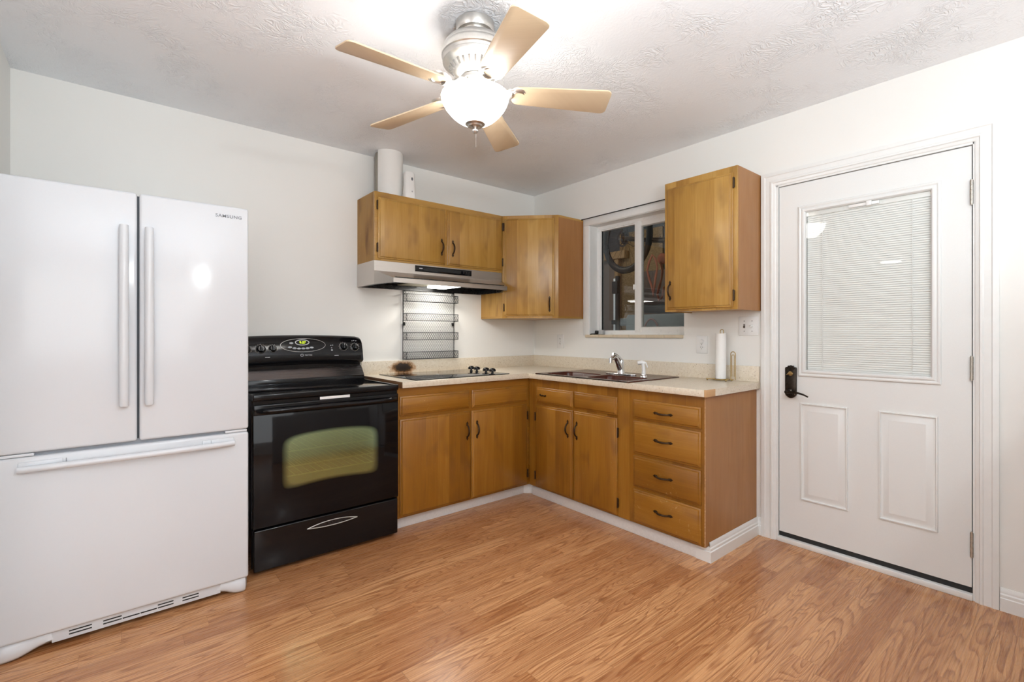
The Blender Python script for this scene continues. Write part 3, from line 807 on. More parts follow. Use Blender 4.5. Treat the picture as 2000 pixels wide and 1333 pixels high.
part('false_drawer_front', front(MB(), 1.075, 1.432, 0.705, 0.816, FW), M['low_h'], c)
cab_door(c, 0.692, 1.060, 0.090, 0.686, FW, M['low_v'], 1.024, 0.560, 0.688, (0.17, 0.60))
cab_door(c, 1.074, 1.432, 0.090, 0.686, FW, M['low_v'], 1.106, 0.560, 1.438, (0.17, 0.60))

c = thing('drawer_cabinet', 'amber four-drawer base cabinet at the end of the counter by the back door', 'cabinet', (1.76, -0.3, 0.0), 'W', 'amber base cabinets')
b = MB(); b.box(1.522, 1.538, FW+0.019, -0.001, BZ0, BZ1); b.box(1.538, 1.990, FW+0.019, -0.001, BZ0, BZ0+0.016); b.box(1.538, 1.990, -0.012, -0.001, BZ0+0.016, BZ1)
part('carcass', b, M['low_v'], c)
part('end_panel', MB().box(1.990, 1.998, FW+0.004, -0.001, BZ0, BZ1), M['ply'], c, 'reddish brown plywood end panel')
b = MB(); b.box(1.521, 1.560, FW, FW+0.019, BZ0, BZ1); b.box(1.968, 1.996, FW, FW+0.019, BZ0, BZ1)
b.box(1.560, 1.968, FW, FW+0.019, BZ1-0.065, BZ1); b.box(1.560, 1.968, FW, FW+0.019, BZ0, BZ0+0.02)
for z in (0.697, 0.492, 0.292): b.box(1.560, 1.968, FW, FW+0.019, z-0.012, z+0.012)
part('face_frame', b, M['low_v'], c)
b = MB(); b.box(1.9955, 1.9976, FW-0.0004, FW+0.003, BZ0, BZ1)
for i in range(46):
    z = BZ0+0.005+i*0.0165
    if random.random() < 0.75: b.box(1.9945, 1.9972+random.random()*0.0012, FW-0.0006, FW+0.003+random.random()*0.004, z, z+0.006+random.random()*0.012)
part('worn_edge', b, M['raw'], c, 'worn pale corner edge')
for (z0, z1, hz) in ((0.705, 0.817, 0.756), (0.500, 0.689, 0.600), (0.301, 0.484, 0.398), (0.093, 0.284, 0.196)):
    dr = part('drawer', front(MB(), 1.552, 1.978, z0, z1, FW), M['low_h'], c)
    handle(dr, (1.757, FW-0.017, hz), True)

# toe kicks and the moulding around the cabinet end
struct('trim_3', MB().box(-1.672, -0.61, -0.553, -0.538, 0.0, 0.082, 0.001), M['toe'], 'white toe kick board under the hob cabinet', 'toe kick')
t = MB(); t.prism([(-0.628, -0.5345), (-0.545, -0.6145), (-0.530, -0.602), (-0.613, -0.522)], 0.0, 0.082, 'z', 0.001)
struct('trim_5', t, M['toe'], 'short angled toe kick block in the cabinet corner', 'toe kick')
t = MB(); t.box(0.613, 2.006, -0.575, -0.560, 0.0, 0.066, 0.001); t.box(0.613, 1.995, -0.569, -0.556, 0.066, 0.082, 0.001)
struct('trim_6', t, M['toe'], 'white toe kick board under the sink and drawer cabinets', 'toe kick', 'W')
t = MB()
poly = [(0, 0), (0.016, 0), (0.016, 0.056), (0.012, 0.060), (0.012, 0.072), (0.008, 0.078), (0.008, 0.090), (0.003, 0.102), (0, 0.102)]
# along the end panel (toward the wall), mitred round the front corner
t.faces([(2.0+a, -0.566-a*0.9, z) for a, z in poly]+[(2.0+a, -0.001, z) for a, z in poly], [list(range(9)), list(range(9, 18))[::-1]]+[[i, (i+1) % 9, 9+(i+1) % 9, 9+i] for i in range(9)])
t.faces([(2.0+a, -0.566-a*0.9, min(z, 0.081)) for a, z in poly]+[(1.93, -0.566-a*0.9, min(z, 0.081)) for a, z in poly], [list(range(9)), list(range(9, 18))[::-1]]+[[i, (i+1) % 9, 9+(i+1) % 9, 9+i] for i in range(9)])
struct('trim_7', t, M['trim'], 'white stepped base moulding round the end of the drawer cabinet', 'base moulding', 'W')

# ------------------------------------------------------------------ worktop
SX0, SX1, SY0, SY1 = 0.735, 1.535, -0.645, -0.105      # sink cut-out on the window wall (local)
c = thing('countertop', 'L-shaped speckled beige worktop with a scorched backsplash', 'countertop', (0, 0, 0.876), 'S')
def wb(mb, x0, x1, y0, y1, z0, z1, bev=0):           # box given in window wall coordinates, built in world
    return mb.box(y0, y1, -x1, -x0, z0, z1, bev)
b = MB()
z0, z1 = 0.8765, 0.914
b.box(-1.653, -0.634, -0.636, -0.001, z0, z1); b.tube([(-1.653, -0.633, (z0+z1)/2), (-0.640, -0.633, (z0+z1)/2)], 0.0107, 12)
b.box(-1.653, -0.636, -0.643, -0.633, z0, z1, 0.005)
b.box(-0.634, -0.001, -0.76, -0.001, z0, z1)
wb(b, SX1-0.02, 2.019, -0.630, -0.001, z0, z1); wb(b, 0.76, SX1-0.02, -0.13, -0.001, z0, z1); wb(b, 0.76, SX1-0.02, -0.630, -0.615, z0, z1)
wb(b, 0.636, 2.0195, -0.638, -0.628, z0, z1, 0.005)
part('worktop', b, M['laminate'], c)
b = MB(); b.box(-1.655, -0.019, -0.019, -0.001, 0.914, 1.008, 0.002); wb(b, 0.001, 2.0185, -0.019, -0.001, 0.914, 1.010, 0.002)
part('backsplash', b, M['laminate'], c)
part('bare_edge', MB().box(-1.6575, -1.653, -0.641, -0.001, 0.8768, 0.9135, 0.001), M['edge'], c, 'unfinished brown end strip')
b = MB(); wb(b, 2.0155, 2.0203, -0.6388, -0.540, 0.8768, 0.9143, 0.001)
b.box(-0.6395, -0.630, -2.0203, -2.010, 0.8768, 0.9150, 0.002)
part('chipped_corner', b, M['raw'], c, 'bare chipboard corner where the edging is missing')

# ------------------------------------------------------------------ hob in the worktop
c = thing('cooktop', 'black glass electric cooktop set into the beige worktop', 'cooktop', (-1.17, -0.33, 0.914), 'S')
part('glass_plate', MB().box(-1.548, -0.795, -0.612, -0.072, 0.9142, 0.9195, 0.002), M['black_glass'], c)
ck = MB(); ck.lathe([(0, 0), (0.011, 0), (0.010, 0.004), (0.0075, 0.006), (0.0075, 0.011), (0.020, 0.012), (0.0250, 0.014), (0.0250, 0.020), (0.0225, 0.028), (0.0165, 0.034), (0.008, 0.037), (0, 0.0375)], n=28)
km = ck.mesh('knob'); km.materials.append(M['black'])
for x, y in ((-0.862, -0.225), (-0.862, -0.300), (-0.876, -0.436), (-0.880, -0.520)):
    place('knob', km, c, (x, y, 0.9195), (0, 0, random.uniform(-0.6, 0.6)))
b = MB(); b.lathe([(0, 0.0002), (0.014, 0.0002), (0.014, 0.0008), (0, 0.0008)], (-1.23, -0.34, 0.9195), 20)
part('pan_sensor', b, M['grey_plastic'], c)

# ------------------------------------------------------------------ sink, tap, sprayer
c = thing('sink', 'dark brown double-basin drop-in sink under the window', 'sink', ((SX0+SX1)/2, (SY0+SY1)/2, 0.914), 'W')
def basin(x0, x1, y0, y1, zt, depth):
    t = bmesh.new()
    def ring(ins, z, r):
        L = []
        for (cx_, cy_, a0) in ((x1-ins-r, y1-ins-r, 0), (x0+ins+r, y1-ins-r, 90), (x0+ins+r, y0+ins+r, 180), (x1-ins-r, y0+ins+r, 270)):
            for k in range(5):
                a = R(a0+k*22.5); L.append(t.verts.new((cx_+r*math.cos(a), cy_+r*math.sin(a), z)))
        return L
    rs = [ring(0, zt, 0.05), ring(0.006, zt-0.008, 0.05), ring(0.014, zt-depth+0.03, 0.05), ring(0.035, zt-depth, 0.04)]
    for Aa, Bb in zip(rs, rs[1:]):
        for i in range(20): t.faces.new((Aa[i], Aa[(i+1) % 20], Bb[(i+1) % 20], Bb[i]))
    t.faces.new(rs[-1])
    return t, [v.co.copy() for v in rs[0]]
b = MB()
zt = 0.921
rims = []
for (x0, x1) in ((SX0+0.040, 1.115), (1.155, SX1-0.040)):
    t, loop = basin(x0, x1, SY0+0.035, SY1-0.245, zt, 0.165)
    bs_ = MB(); bs_._merge(t); part('basin', bs_, M['sink'], c, ang=40); rims.append((x0, x1, loop))
# rim deck built as strips round each basin, ended flush with its rounded corners
def deck(x0, x1, y0, y1, loop):
    t = bmesh.new(); n = len(loop)
    I = [t.verts.new(p) for p in loop]
    O = []
    for p in loop:
        d = Vector((p.x-(loop[0].x+loop[10].x)/2, p.y-(loop[2].y+loop[12].y)/2))
        cx_, cy_ = (x0+x1)/2, (y0+y1)/2
        O.append(None)
    corners = [(x1, y1), (x0, y1), (x0, y0), (x1, y0)]
    C_ = [t.verts.new((a, b_, zt)) for a, b_ in corners]
    for q in range(4):
        for k in range(4): t.faces.new((C_[q], I[q*5+k], I[q*5+k+1]))
        t.faces.new((C_[q], I[q*5+4], I[((q+1)*5) % n], C_[(q+1) % 4]))
    return t
b._merge(deck(SX0, 1.135, SY0, SY1-0.225, rims[0][2]))
b._merge(deck(1.135, SX1, SY0, SY1-0.225, rims[1][2]))
b.box(SX0, SX1, SY1-0.225, SY1, zt-0.006, zt)
bmesh.ops.remove_doubles(b.bm, verts=b.bm.verts, dist=0.0004)
# outer lip
b.box(SX0-0.008, SX0+0.001, SY0-0.006, SY1+0.006, 0.9142, zt, 0.002); b.box(SX1-0.001, SX1+0.008, SY0-0.006, SY1+0.006, 0.9142, zt, 0.002)
b.box(SX0, SX1, SY1-0.001, SY1+0.008, 0.9142, zt, 0.002)
part('rim', b, M['sink'], c, ang=40)
for (x0, x1, L_) in rims:
    dm = MB(); dm.lathe([(0, 0.001), (0.020, 0.001), (0.036, 0.004), (0.040, 0.001)], ((x0+x1)/2, (SY0+SY1)/2-0.10, zt-0.165), 24)
    part('drain', dm, M['chrome'], c)

c = thing('faucet', 'chrome single-lever faucet behind the brown sink', 'faucet', (1.195, -0.268, 0.921), 'W')
fb = MB()
t = []
pl = []
for k in range(32):
    a = 2*PI*k/32
    pl.append((1.195+0.128*math.copysign(abs(math.cos(a))**0.8, math.cos(a)), -0.270+0.034*math.sin(a)))
fb.prism(pl, 0.921, 0.930, 'z', 0.003)
part('base_plate', fb, M['chrome'], c)
fb = MB()
fb.lathe([(0, 0), (0.028, 0), (0.026, 0.012), (0.023, 0.030), (0.0225, 0.075), (0.020, 0.092), (0, 0.100)], (1.195, -0.268, 0.929), 24)
sp_ = []
for i in range(13):
    t = i/12
    sp_.append((1.195-0.004*t, -0.268-0.105*t, 0.945+0.115*math.sin(min(1, t*1.12)*PI*0.62) - 0.02*t))
fb.tube(sp_, [0.021-0.009*(i/12) for i in range(13)], 14)
e = sp_[-1]
fb.tube([(e[0], e[1], e[2]+0.008), (e[0]-0.001, e[1]-0.003, e[2]-0.026)], [0.0125, 0.012], 14)
part('spout', fb, M['chrome'], c)
fb = MB()
fb.tube([(1.195, -0.266, 1.012), (1.194, -0.295, 1.042), (1.192, -0.325, 1.060), (1.190, -0.350, 1.067)], [0.020, 0.015, 0.0105, 0.0085], 12, flat=0.8)
part('lever', fb, M['chrome'], c)

c = thing('sprayer', 'white pull-out side sprayer standing beside the chrome faucet', 'sprayer', (1.413, -0.312, 0.921), 'W')
sxx, syy = 1.413, -0.312
sb = MB(); sb.lathe([(0, 0), (0.023, 0), (0.022, 0.006), (0.016, 0.014), (0.014, 0.020), (0, 0.022)], (sxx, syy, 0.921), 20)
part('base_ring', sb, M['chrome'], c)
sb = MB(); sb.tube([(sxx, syy, 0.938), (sxx, syy, 0.965), (sxx-0.001, syy-0.001, 0.992), (sxx-0.004, syy-0.004, 1.010)], [0.0135, 0.012, 0.0115, 0.013], 14)
sb.tube([(sxx+0.006, syy+0.004, 1.012), (sxx-0.008, syy-0.008, 1.018), (sxx-0.030, syy-0.025, 1.014)], [0.010, 0.013, 0.012], 14)
part('spray_head', sb, M['white_plastic'], c)
sb = MB(); sb.tube([(sxx-0.002, syy, 1.026), (sxx+0.012, syy+0.006, 1.014), (sxx+0.022, syy+0.012, 0.985)], [0.004, 0.005, 0.0035], 8)
part('trigger', sb, M['white_plastic'], c)

# ------------------------------------------------------------------ paper towel stand and roll
c = thing('paper_towel_holder', 'brass wire paper towel stand on the right end of the worktop', 'paper towel holder', (1.815, -0.085, 0.914), 'W')
tz = 0.924
b = MB()
def circ(cx_, cy_, r_, z, n=28): return [(cx_+r_*math.cos(2*PI*k/n), cy_+r_*math.sin(2*PI*k/n), z) for k in range(n)]
b.tube(circ(1.818, -0.085, 0.050, tz), 0.0028, 8, closed=True)
b.tube([(1.735, -0.110, tz), (1.80, -0.085, tz), (1.888, -0.062, tz)], 0.0028, 8)
b.tube([(1.765, -0.13, tz), (1.80, -0.085, tz), (1.835, -0.04, tz)], 0.0024, 8)
part('base', b, M['brass'], c)
for (x, y) in ((1.742, -0.108), (1.868, -0.120), (1.875, -0.060), (1.790, -0.036)):
    part('foot', MB().sphere((x, y, 0.9195), 0.0055, n=10), M['brass'], c)
b = MB(); b.tube([(1.815, -0.085, tz), (1.815, -0.085, 1.222)]+[(1.818-0.003*0+0.0105*(1-math.cos(PI*k/8))-0.003, -0.085, 1.222+0.0105*math.sin(PI*k/8)) for k in range(9)]+[(1.836, -0.085, 1.205)], 0.0026, 8)
part('spindle', b, M['brass'], c)
b = MB()
def arch(x0, x1, y, z0, zc):
    r_ = (x1-x0)/2; cx_ = (x0+x1)/2
    return [(x0, y, z0)]+[(cx_-r_*math.cos(PI*k/10), y, zc+r_*math.sin(PI*k/10)) for k in range(11)]+[(x1, y, z0)]
b.tube(arch(1.874, 1.902, -0.070, tz, 1.082), 0.0028, 8); b.tube(arch(1.882, 1.896, -0.072, tz+0.02, 1.070), 0.0022, 8)
part('side_arm', b, M['brass'], c)
c = thing('paper_towel_roll', 'nearly empty roll of white paper towel standing on the brass holder', 'paper towel', (1.818, -0.085, 0.928), 'W')
b = MB(); b.lathe([(0.018, 0.0), (0.0305, 0.0), (0.0305, 0.281), (0.018, 0.281), (0.018, 0.0)], (1.818, -0.085, 0.9275), 36)
b.tube([(1.8485, -0.085, 0.930), (1.8495, -0.088, 1.06), (1.849, -0.086, 1.206)], 0.0012, 6)
part('paper', b, M['paper'], c)
b = MB(); b.lathe([(0.0175, 0.0), (0.0178, 0.282), (0.0160, 0.282), (0.0160, 0.0), (0.0175, 0.0)], (1.818, -0.085, 0.9275), 24)
part('tube', b, M['card'], c)

# ------------------------------------------------------------------ sockets and switches
def outlet(label, s0, s1, z0, z1, plugged=False):
    c = thing('wall_outlet', label, 'outlet', ((s0+s1)/2, 0, z0), 'W', 'wall outlets above the worktop')
    cx_ = (s0+s1)/2; cz_ = (z0+z1)/2
    part('cover_plate', MB().box(s0, s1, -0.006, 0.0, z0, z1, 0.0025), M['white_plastic'], c)
    for k, dz in enumerate((0.0205, -0.0205)):
        b = MB(); pl = [(cx_+0.0165*math.cos(2*PI*q/24), cz_+dz+0.0165*max(-0.78, min(0.78, math.sin(2*PI*q/24)))) for q in range(24)]
        b.prism(pl, -0.0055, -0.0078, 'y')
        f_ = part('receptacle', b, M['white_plastic'], c)
        if not (plugged and k == 0):
            b = MB(); b.box(cx_-0.0075, cx_-0.0055, -0.0082, -0.0076, cz_+dz-0.001, cz_+dz+0.008); b.box(cx_+0.0055, cx_+0.0075, -0.0082, -0.0076, cz_+dz-0.001, cz_+dz+0.007)
            b.box(cx_-0.002, cx_+0.002, -0.0082, -0.0076, cz_+dz-0.009, cz_+dz-0.005)
            part('slots', b, M['black_matte'], f_)
        else:
            b = MB(); b.lathe([(0, 0.012), (0.012, 0.010), (0.016, 0.0), (0, 0)], M=Matrix.Translation((cx_, -0.0078, cz_+dz)) @ Matrix.Rotation(R(90), 4, 'X'), n=20)
            part('safety_plug', b, M['white_plastic'], f_)
    part('screw', MB().lathe([(0, 0.001), (0.0025, 0.0008), (0.003, 0)], M=Matrix.Translation((cx_, -0.006, cz_)) @ Matrix.Rotation(R(90), 4, 'X'), n=10), M['screw'], c)
outlet('white wall outlet left of the window near the room corner', 0.304, 0.381, 1.080, 1.198)
outlet('white wall outlet with a plug cover below the window right edge', 1.611, 1.687, 1.077, 1.192, True)
c = thing('switch_plate', 'white double switch plate under the right wall cabinet beside the door', 'light switch', (1.951, 0, 1.195), 'W')
part('cover_plate', MB().box(1.893, 2.009, -0.006, 0.0, 1.196, 1.311, 0.0025), M['white_plastic'], c)
b = MB(); b.box(1.921, 1.932, -0.0066, -0.0055, 1.241, 1.266)
part('toggle_slot', b, M['screw'], c)
part('toggle', MB().box(1.9235, 1.9295, -0.016, -0.006, 1.243, 1.253, 0.0015), M['bronze'], c)
b = MB(); b.lathe([(0, 0.014), (0.007, 0.013), (0.009, 0.0), (0, 0)], M=Matrix.Translation((1.972, -0.006, 1.254)) @ Matrix.Rotation(R(90), 4, 'X'), n=16)
b.tube([(1.962, -0.016, 1.258), (1.974, -0.020, 1.254)], [0.003, 0.005], 8)
part('rotary_dimmer', b, M['white_plastic'], c)
for x in (1.926, 1.973):
    for z in (1.222, 1.284):
        part('screw', MB().lathe([(0, 0.0012), (0.0025, 0.001), (0.003, 0)], M=Matrix.Translation((x, -0.006, z)) @ Matrix.Rotation(R(90), 4, 'X'), n=10), M['screw'], c)

# ------------------------------------------------------------------ range hood
c = thing('range_hood', 'stainless steel range hood under the wide wall cabinet', 'range hood', (-1.143, -0.15, 1.533), 'S')
hx0, hx1 = -1.680, -0.612
V = [(hx0, -0.001, 1.690), (hx0, -0.290, 1.690), (hx1, -0.290, 1.690), (hx1, -0.001, 1.690),      # 0-3 top
     (hx0, -0.291, 1.623), (hx1, -0.291, 1.623),                                                  # 4-5 face bottom
     (-1.619, -0.450, 1.566), (-0.686, -0.450, 1.566), (-1.619, -0.450, 1.537), (-0.686, -0.450, 1.537),   # 6-9 lip
     (hx0, -0.291, 1.533), (hx1, -0.291, 1.533), (hx0, -0.001, 1.533), (hx1, -0.001, 1.533)]      # 10-13 bottom rim
F = [(0, 1, 2, 3), (1, 4, 5, 2), (4, 6, 7, 5), (6, 8, 9, 7), (4, 10, 8, 6), (5, 7, 9, 11), (0, 12, 10, 4, 1), (3, 2, 5, 11, 13), (0, 3, 13, 12)]
part('shell', MB().faces(V, F), M['steel'], c, ang=20)
u = MB()
I = lambda k: (V[k][0]*0.985+(-1.146)*0.015, V[k][1]*0.97-0.006, 1.533)
# folded rim and recessed black underside
ub = [Vector(V[k]) for k in (12, 10, 8, 9, 11, 13)]
ctr = Vector((-1.146, -0.2, 1.535))
inn = [p+(ctr-p)*0.045 for p in ub]
up_ = [Vector((p.x, p.y, 1.575)) for p in inn]
verts = [tuple(p) for p in ub]+[tuple(p) for p in inn]+[tuple(p) for p in up_]
fc = [[i, (i+1) % 6, 6+(i+1) % 6, 6+i] for i in range(6)]+[[6+i, 6+(i+1) % 6, 12+(i+1) % 6, 12+i] for i in range(6)]+[[12, 13, 14, 15, 16, 17]]
part('underside', u.faces(verts, fc), M['black_satin'], c, 'dark recessed underside')
part('grease_filter', MB().box(-1.40, -1.19, -0.38, -0.05, 1.560, 1.572, 0.002), M['filter'], c)
part('lamp_lens', MB().box(-1.180, -1.030, -0.36, -0.10, 1.548, 1.574, 0.006), M['hoodlamp'], c)
part('control_panel', MB().box(-1.382, -0.908, -0.2955, -0.290, 1.641, 1.683, 0.001), M['black_glass'], c)
part('vent_slots', MB().box(-1.285, -1.005, -0.2965, -0.295, 1.652, 1.673), M['black_matte'], c)
for x in (-0.985, -0.962, -0.938): part('rocker_switch', MB().box(x, x+0.014, -0.299, -0.295, 1.653, 1.672, 0.001), M['black_satin'], c)
part('badge', MB().box(-1.352, -1.326, -0.2965, -0.295, 1.6615, 1.6665), M['white_mark'], c)
part('visor_band', MB().faces([(-1.385, -0.3455, 1.6045), (-0.905, -0.3455, 1.6045), (-0.905, -0.3885, 1.5890), (-1.385, -0.3885, 1.5890), (-1.385, -0.3450, 1.6030), (-0.905, -0.3450, 1.6030), (-0.905, -0.3880, 1.5875), (-1.385, -0.3880, 1.5875)], [(0, 1, 2, 3), (4, 7, 6, 5), (0, 4, 5, 1), (1, 5, 6, 2), (2, 6, 7, 3), (3, 7, 4, 0)]), M['dark_steel'], c) if False else None
hl = area('hood_light', (-1.105, -0.23, 1.545), (0, 0, 0), 0.15, 0.22, HOOD_W, (1.0, 0.96, 0.88))
hl.parent = c; hl.location = Vector((-1.105, -0.23, 1.5455))-BASE[c.name]

# duct cover and air freshener on top of the cabinet
c = thing('vent_duct', 'white half-round duct cover rising from the wall cabinet to the ceiling', 'duct', (-1.51, -0.15, UZ1), 'S')
b = MB()
pro = []
nA = 24
for k in range(nA+1):
    a = R(196+ (344-196)*k/nA)
    pro.append((-1.500+0.097*math.cos(a), -0.125+0.100*math.sin(a)))
inner = [(x+(-1.500-x)*0.025, y+(-0.125-y)*0.025) for x, y in pro]
b.prism(pro+inner[::-1], UZ1+0.001, H-0.001, 'z')
part('cover', b, M['duct'], c)
b = MB(); b.lathe([(0.080, UZ1+0.001), (0.080, H-0.001)], (-1.500, -0.095, 0), 32)
part('inner_pipe', b, M['galv'], c)

c = thing('air_freshener', 'white automatic air freshener standing beside the duct on the cabinet', 'air freshener', (-1.42, -0.25, UZ1), 'S')
b = MB()
def fr_sec(hw_, dp, z, n=28):
    return [(-1.405+hw_*math.copysign(abs(math.cos(2*PI*k/n))**0.55, math.cos(2*PI*k/n)), -0.248+0.8*dp*math.copysign(abs(math.sin(2*PI*k/n))**0.7, math.sin(2*PI*k/n)), z) for k in range(n)]
secs = [fr_sec(0.043, 0.036, UZ1+0.0005), fr_sec(0.0445, 0.038, UZ1+0.02), fr_sec(0.041, 0.036, UZ1+0.06), fr_sec(0.037, 0.034, UZ1+0.11), fr_sec(0.0375, 0.034, UZ1+0.15), fr_sec(0.037, 0.032, UZ1+0.178), fr_sec(0.030, 0.026, UZ1+0.188), fr_sec(0.012, 0.010, UZ1+0.191)]
vs = [v for s_ in secs for v in s_]
fs = [[i*28+k, i*28+(k+1) % 28, (i+1)*28+(k+1) % 28, (i+1)*28+k] for i in range(len(secs)-1) for k in range(28)]+[list(range(28))[::-1], list(range((len(secs)-1)*28, len(secs)*28))]
part('body', b.faces(vs, fs), M['white_plastic'], c)
b = MB(); b.sphere((-1.396, -0.274, UZ1+0.138), 0.008, 1, 0.45, 1.5, 14)
part('nozzle', b, M['dark_mark'], c)
b = MB(); b.sphere((-1.396, -0.2755, UZ1+0.050), 0.0065, 1, 0.45, 1, 14)
part('button', b, M['grey_plastic'], c)

# ------------------------------------------------------------------ wire rack on the wall
c = thing('wire_rack', 'black wire mesh rack with four basket shelves on the wall behind the hob', 'rack', (-1.105, -0.03, 1.010), 'S')
rx0, rx1, rz0, rz1, ry = -1.333, -0.883, 1.014, 1.531, -0.010
b = MB()
b.tube([(rx0, ry, rz0), (rx0, ry, rz1), (rx1, ry, rz1), (rx1, ry, rz0)], 0.0032, 6, closed=True)
b.tube([(rx0-0.004, ry-0.018, rz1-0.01), (rx0-0.002, ry-0.012, 1.31), (rx0, ry-0.004, 1.25)], 0.0022, 6)
for x in (rx0+0.012, rx1-0.012):
    b.box(x-0.006, x+0.006, ry-0.005, ry+0.006, 1.268, 1.292); b.tube(circ(x, 0, 0.009, 0)and[(x+0.009*math.cos(2*PI*k/12), ry-0.003, rz1-0.014+0.009*math.sin(2*PI*k/12)) for k in range(12)], 0.0018, 6, closed=True)
part('frame', b, M['wire'], c)
def lattice(mb, x0, x1, z0, z1, f, px=0.0165, ratio=1.75, r=0.00075):
    """diagonal wires clipped to the rectangle; f maps (x, z) to a point"""
    hgt = z1-z0; run = hgt/ratio
    for sg in (1, -1):
        k = x0-run-px
        while k < x1+run+px:
            a, bq = (k, k+run) if sg == 1 else (k+run, k)
            # clip the segment (a,z0)-(bq,z1)
            t0, t1 = 0.0, 1.0
            dx = bq-a
            for lim, s_ in ((x0, 1), (x1, -1)):
                fa = s_*(a-lim); fb_ = s_*(bq-lim)
                if fa < 0 and fb_ < 0: t0 = 2; break
                if fa < 0: t0 = max(t0, fa/(fa-fb_))
                elif fb_ < 0: t1 = min(t1, fa/(fa-fb_))
            if t1-t0 > 0.02: mb.tube([f(a+dx*t0, z0+hgt*t0), f(a+dx*t1, z0+hgt*t1)], r, 4)
            k += px
b = MB(); lattice(b, rx0+0.002, rx1-0.002, rz0, rz1, lambda x, z: (x, ry, z))
part('mesh_back', b, M['wire'], c)
for (z0, z1) in ((1.448, 1.502), (1.304, 1.357), (1.160, 1.215), (1.016, 1.070)):
    b = MB(); yf = -0.078
    x0, x1 = rx0-0.002, rx1-0.004
    lattice(b, x0, x1, z0, z1, lambda x, z: (x, yf, z), 0.0165, 1.75, 0.0011)
    for yy0, zz in ((yf, z0), (yf, z1)): b.tube([(x0, ry, zz), (x0, yy0, zz), (x1, yy0, zz), (x1, ry, zz)], 0.0021, 6)
    b.cyl((x0, yf, z0), (x0, yf, z1), 0.0018, 6); b.cyl((x1, yf, z0), (x1, yf, z1), 0.0018, 6)
    lattice(b, yf, ry, z0, z1, lambda x, z: (x0, x, z), 0.016, 1.75, 0.0010); lattice(b, yf, ry, z0, z1, lambda x, z: (x1, x, z), 0.016, 1.75, 0.0010)
    lattice(b, x0, x1, yf, ry, lambda x, z: (x, z, z0), 0.02, 1.4, 0.0010)
    part('basket', b, M['wire'], c)

# curtain wire over the window
c = thing('curtain_rod', 'thin black curtain rod running above the window between two cabinets', 'curtain rod', (1.08, -0.02, 2.14), 'W')
part('rod', MB().cyl((0.606, -0.022, 2.145), (1.561, -0.022, 2.148), 0.0040, 10), M['black_satin'], c)
part('end_bracket', MB().sphere((0.610, -0.022, 2.145), 0.0068, n=10), M['black_satin'], c)
part('end_bracket', MB().sphere((1.557, -0.022, 2.148), 0.0068, n=10), M['black_satin'], c)

# small things on the window sill
b = MB(); b.box(0.678, 0.712, 0.012, 0.060, 1.1985, 1.208, 0.003); b.box(0.690, 0.718, 0.045, 0.075, 1.204, 1.232, 0.004)
b.box(0.668, 0.690, -0.004, 0.020, 1.1985, 1.205, 0.002)
single('plastic_clip', b, M['black_satin'], 'small black plastic clip lying on the left end of the window sill', 'clip', (0.695, 0.04, 1.1985), 'W')
single('sponge', MB().box(0.722, 0.768, 0.050, 0.084, 1.1985, 1.236, 0.006), M['grey_plastic'], 'grey block beside the black clip on the window sill', 'sponge', (0.745, 0.066, 1.1985), 'W')

# ------------------------------------------------------------------ refrigerator
c = thing('refrigerator', 'large white french-door refrigerator with a bottom freezer drawer', 'refrigerator', (-2.92, -0.42, 0.0), 'S')
rx0, rx1, ry = -3.334, -2.506, -0.777
part('body', MB().box(rx0+0.004, rx1-0.004, -0.702, -0.03, 0.03, 1.765, 0.004), M['appliance'], c)
def fdoor(x0, x1, z0, z1, bul=0.0):
    return MB().box(x0, x1, ry, -0.708, z0, z1, 0.011, 4)
gapx = -2.913
GAS = MB(); GAS.box(gapx-0.006, gapx+0.006, -0.755, -0.702, 0.773, 1.78)
part('centre_gasket', GAS, M['dark_wall'], c)
GAS = MB(); GAS.box(rx0+0.01, rx1-0.01, -0.750, -0.702, 0.748, 0.772)
part('gasket', GAS, M['gasket'], c)
dl = part('door', fdoor(rx0, gapx-0.0035, 0.764, 1.790), M['appliance'], c)
drr = part('door', fdoor(gapx+0.0035, rx1, 0.764, 1.790), M['appliance'], c)
def fhandle(x0, x1):
    m = MB()
    xm = (x0+x1)/2
    pts = [(xm, ry-0.014, 0.915), (xm, ry-0.020, 0.95), (xm, ry-0.024, 1.10), (xm, ry-0.026, 1.28), (xm, ry-0.024, 1.46), (xm, ry-0.020, 1.61), (xm, ry-0.014, 1.648)]
    m.tube(pts, [0.0145, 0.0155, 0.0158, 0.016, 0.0158, 0.0155, 0.0145], 20)
    m.box(xm-0.010, xm+0.010, ry-0.018, ry+0.002, 0.925, 0.965, 0.004); m.box(xm-0.010, xm+0.010, ry-0.018, ry+0.002, 1.600, 1.640, 0.004)
    return m
part('handle', fhandle(-2.975, -2.944), M['appliance'], dl)
part('handle', fhandle(-2.893, -2.862), M['appliance'], drr)
text('logo', 'SAMSUNG', 0.0195, M['dark_mark'], drr, (-2.587, ry-0.0006, 1.742), ext=0.0005, bold=0.0002, sx=1.12, spacing=1.08)
fz = part('freezer_drawer', MB().box(rx0, rx1, ry, -0.708, 0.070, 0.750, 0.011, 4), M['appliance'], c)
m = MB()
pts = []
for i in range(21):
    t = i/20; a = (t-0.5)*2
    pts.append((-3.262+0.695*t, ry-0.010-0.026*(1-a*a), 0.707+0.003*(1-a*a)))
m.tube(pts, 0.0125, 16)
part('handle', m, M['appliance'], fz)
m = MB()
for (x0, x1) in ((-3.262, -3.14), (-2.69, -2.567)):
    m = MB(); m.box(x0, x1, ry-0.006, ry+0.004, 0.704, 0.733, 0.004)
    part('handle_mount', m, M['appliance'], fz)
m = MB()
for x in (-3.131, -2.657): part('seam_mark', MB().box(x-0.001, x+0.001, ry-0.0072, ry+0.002, 0.716, 0.731), M['gasket'], fz)
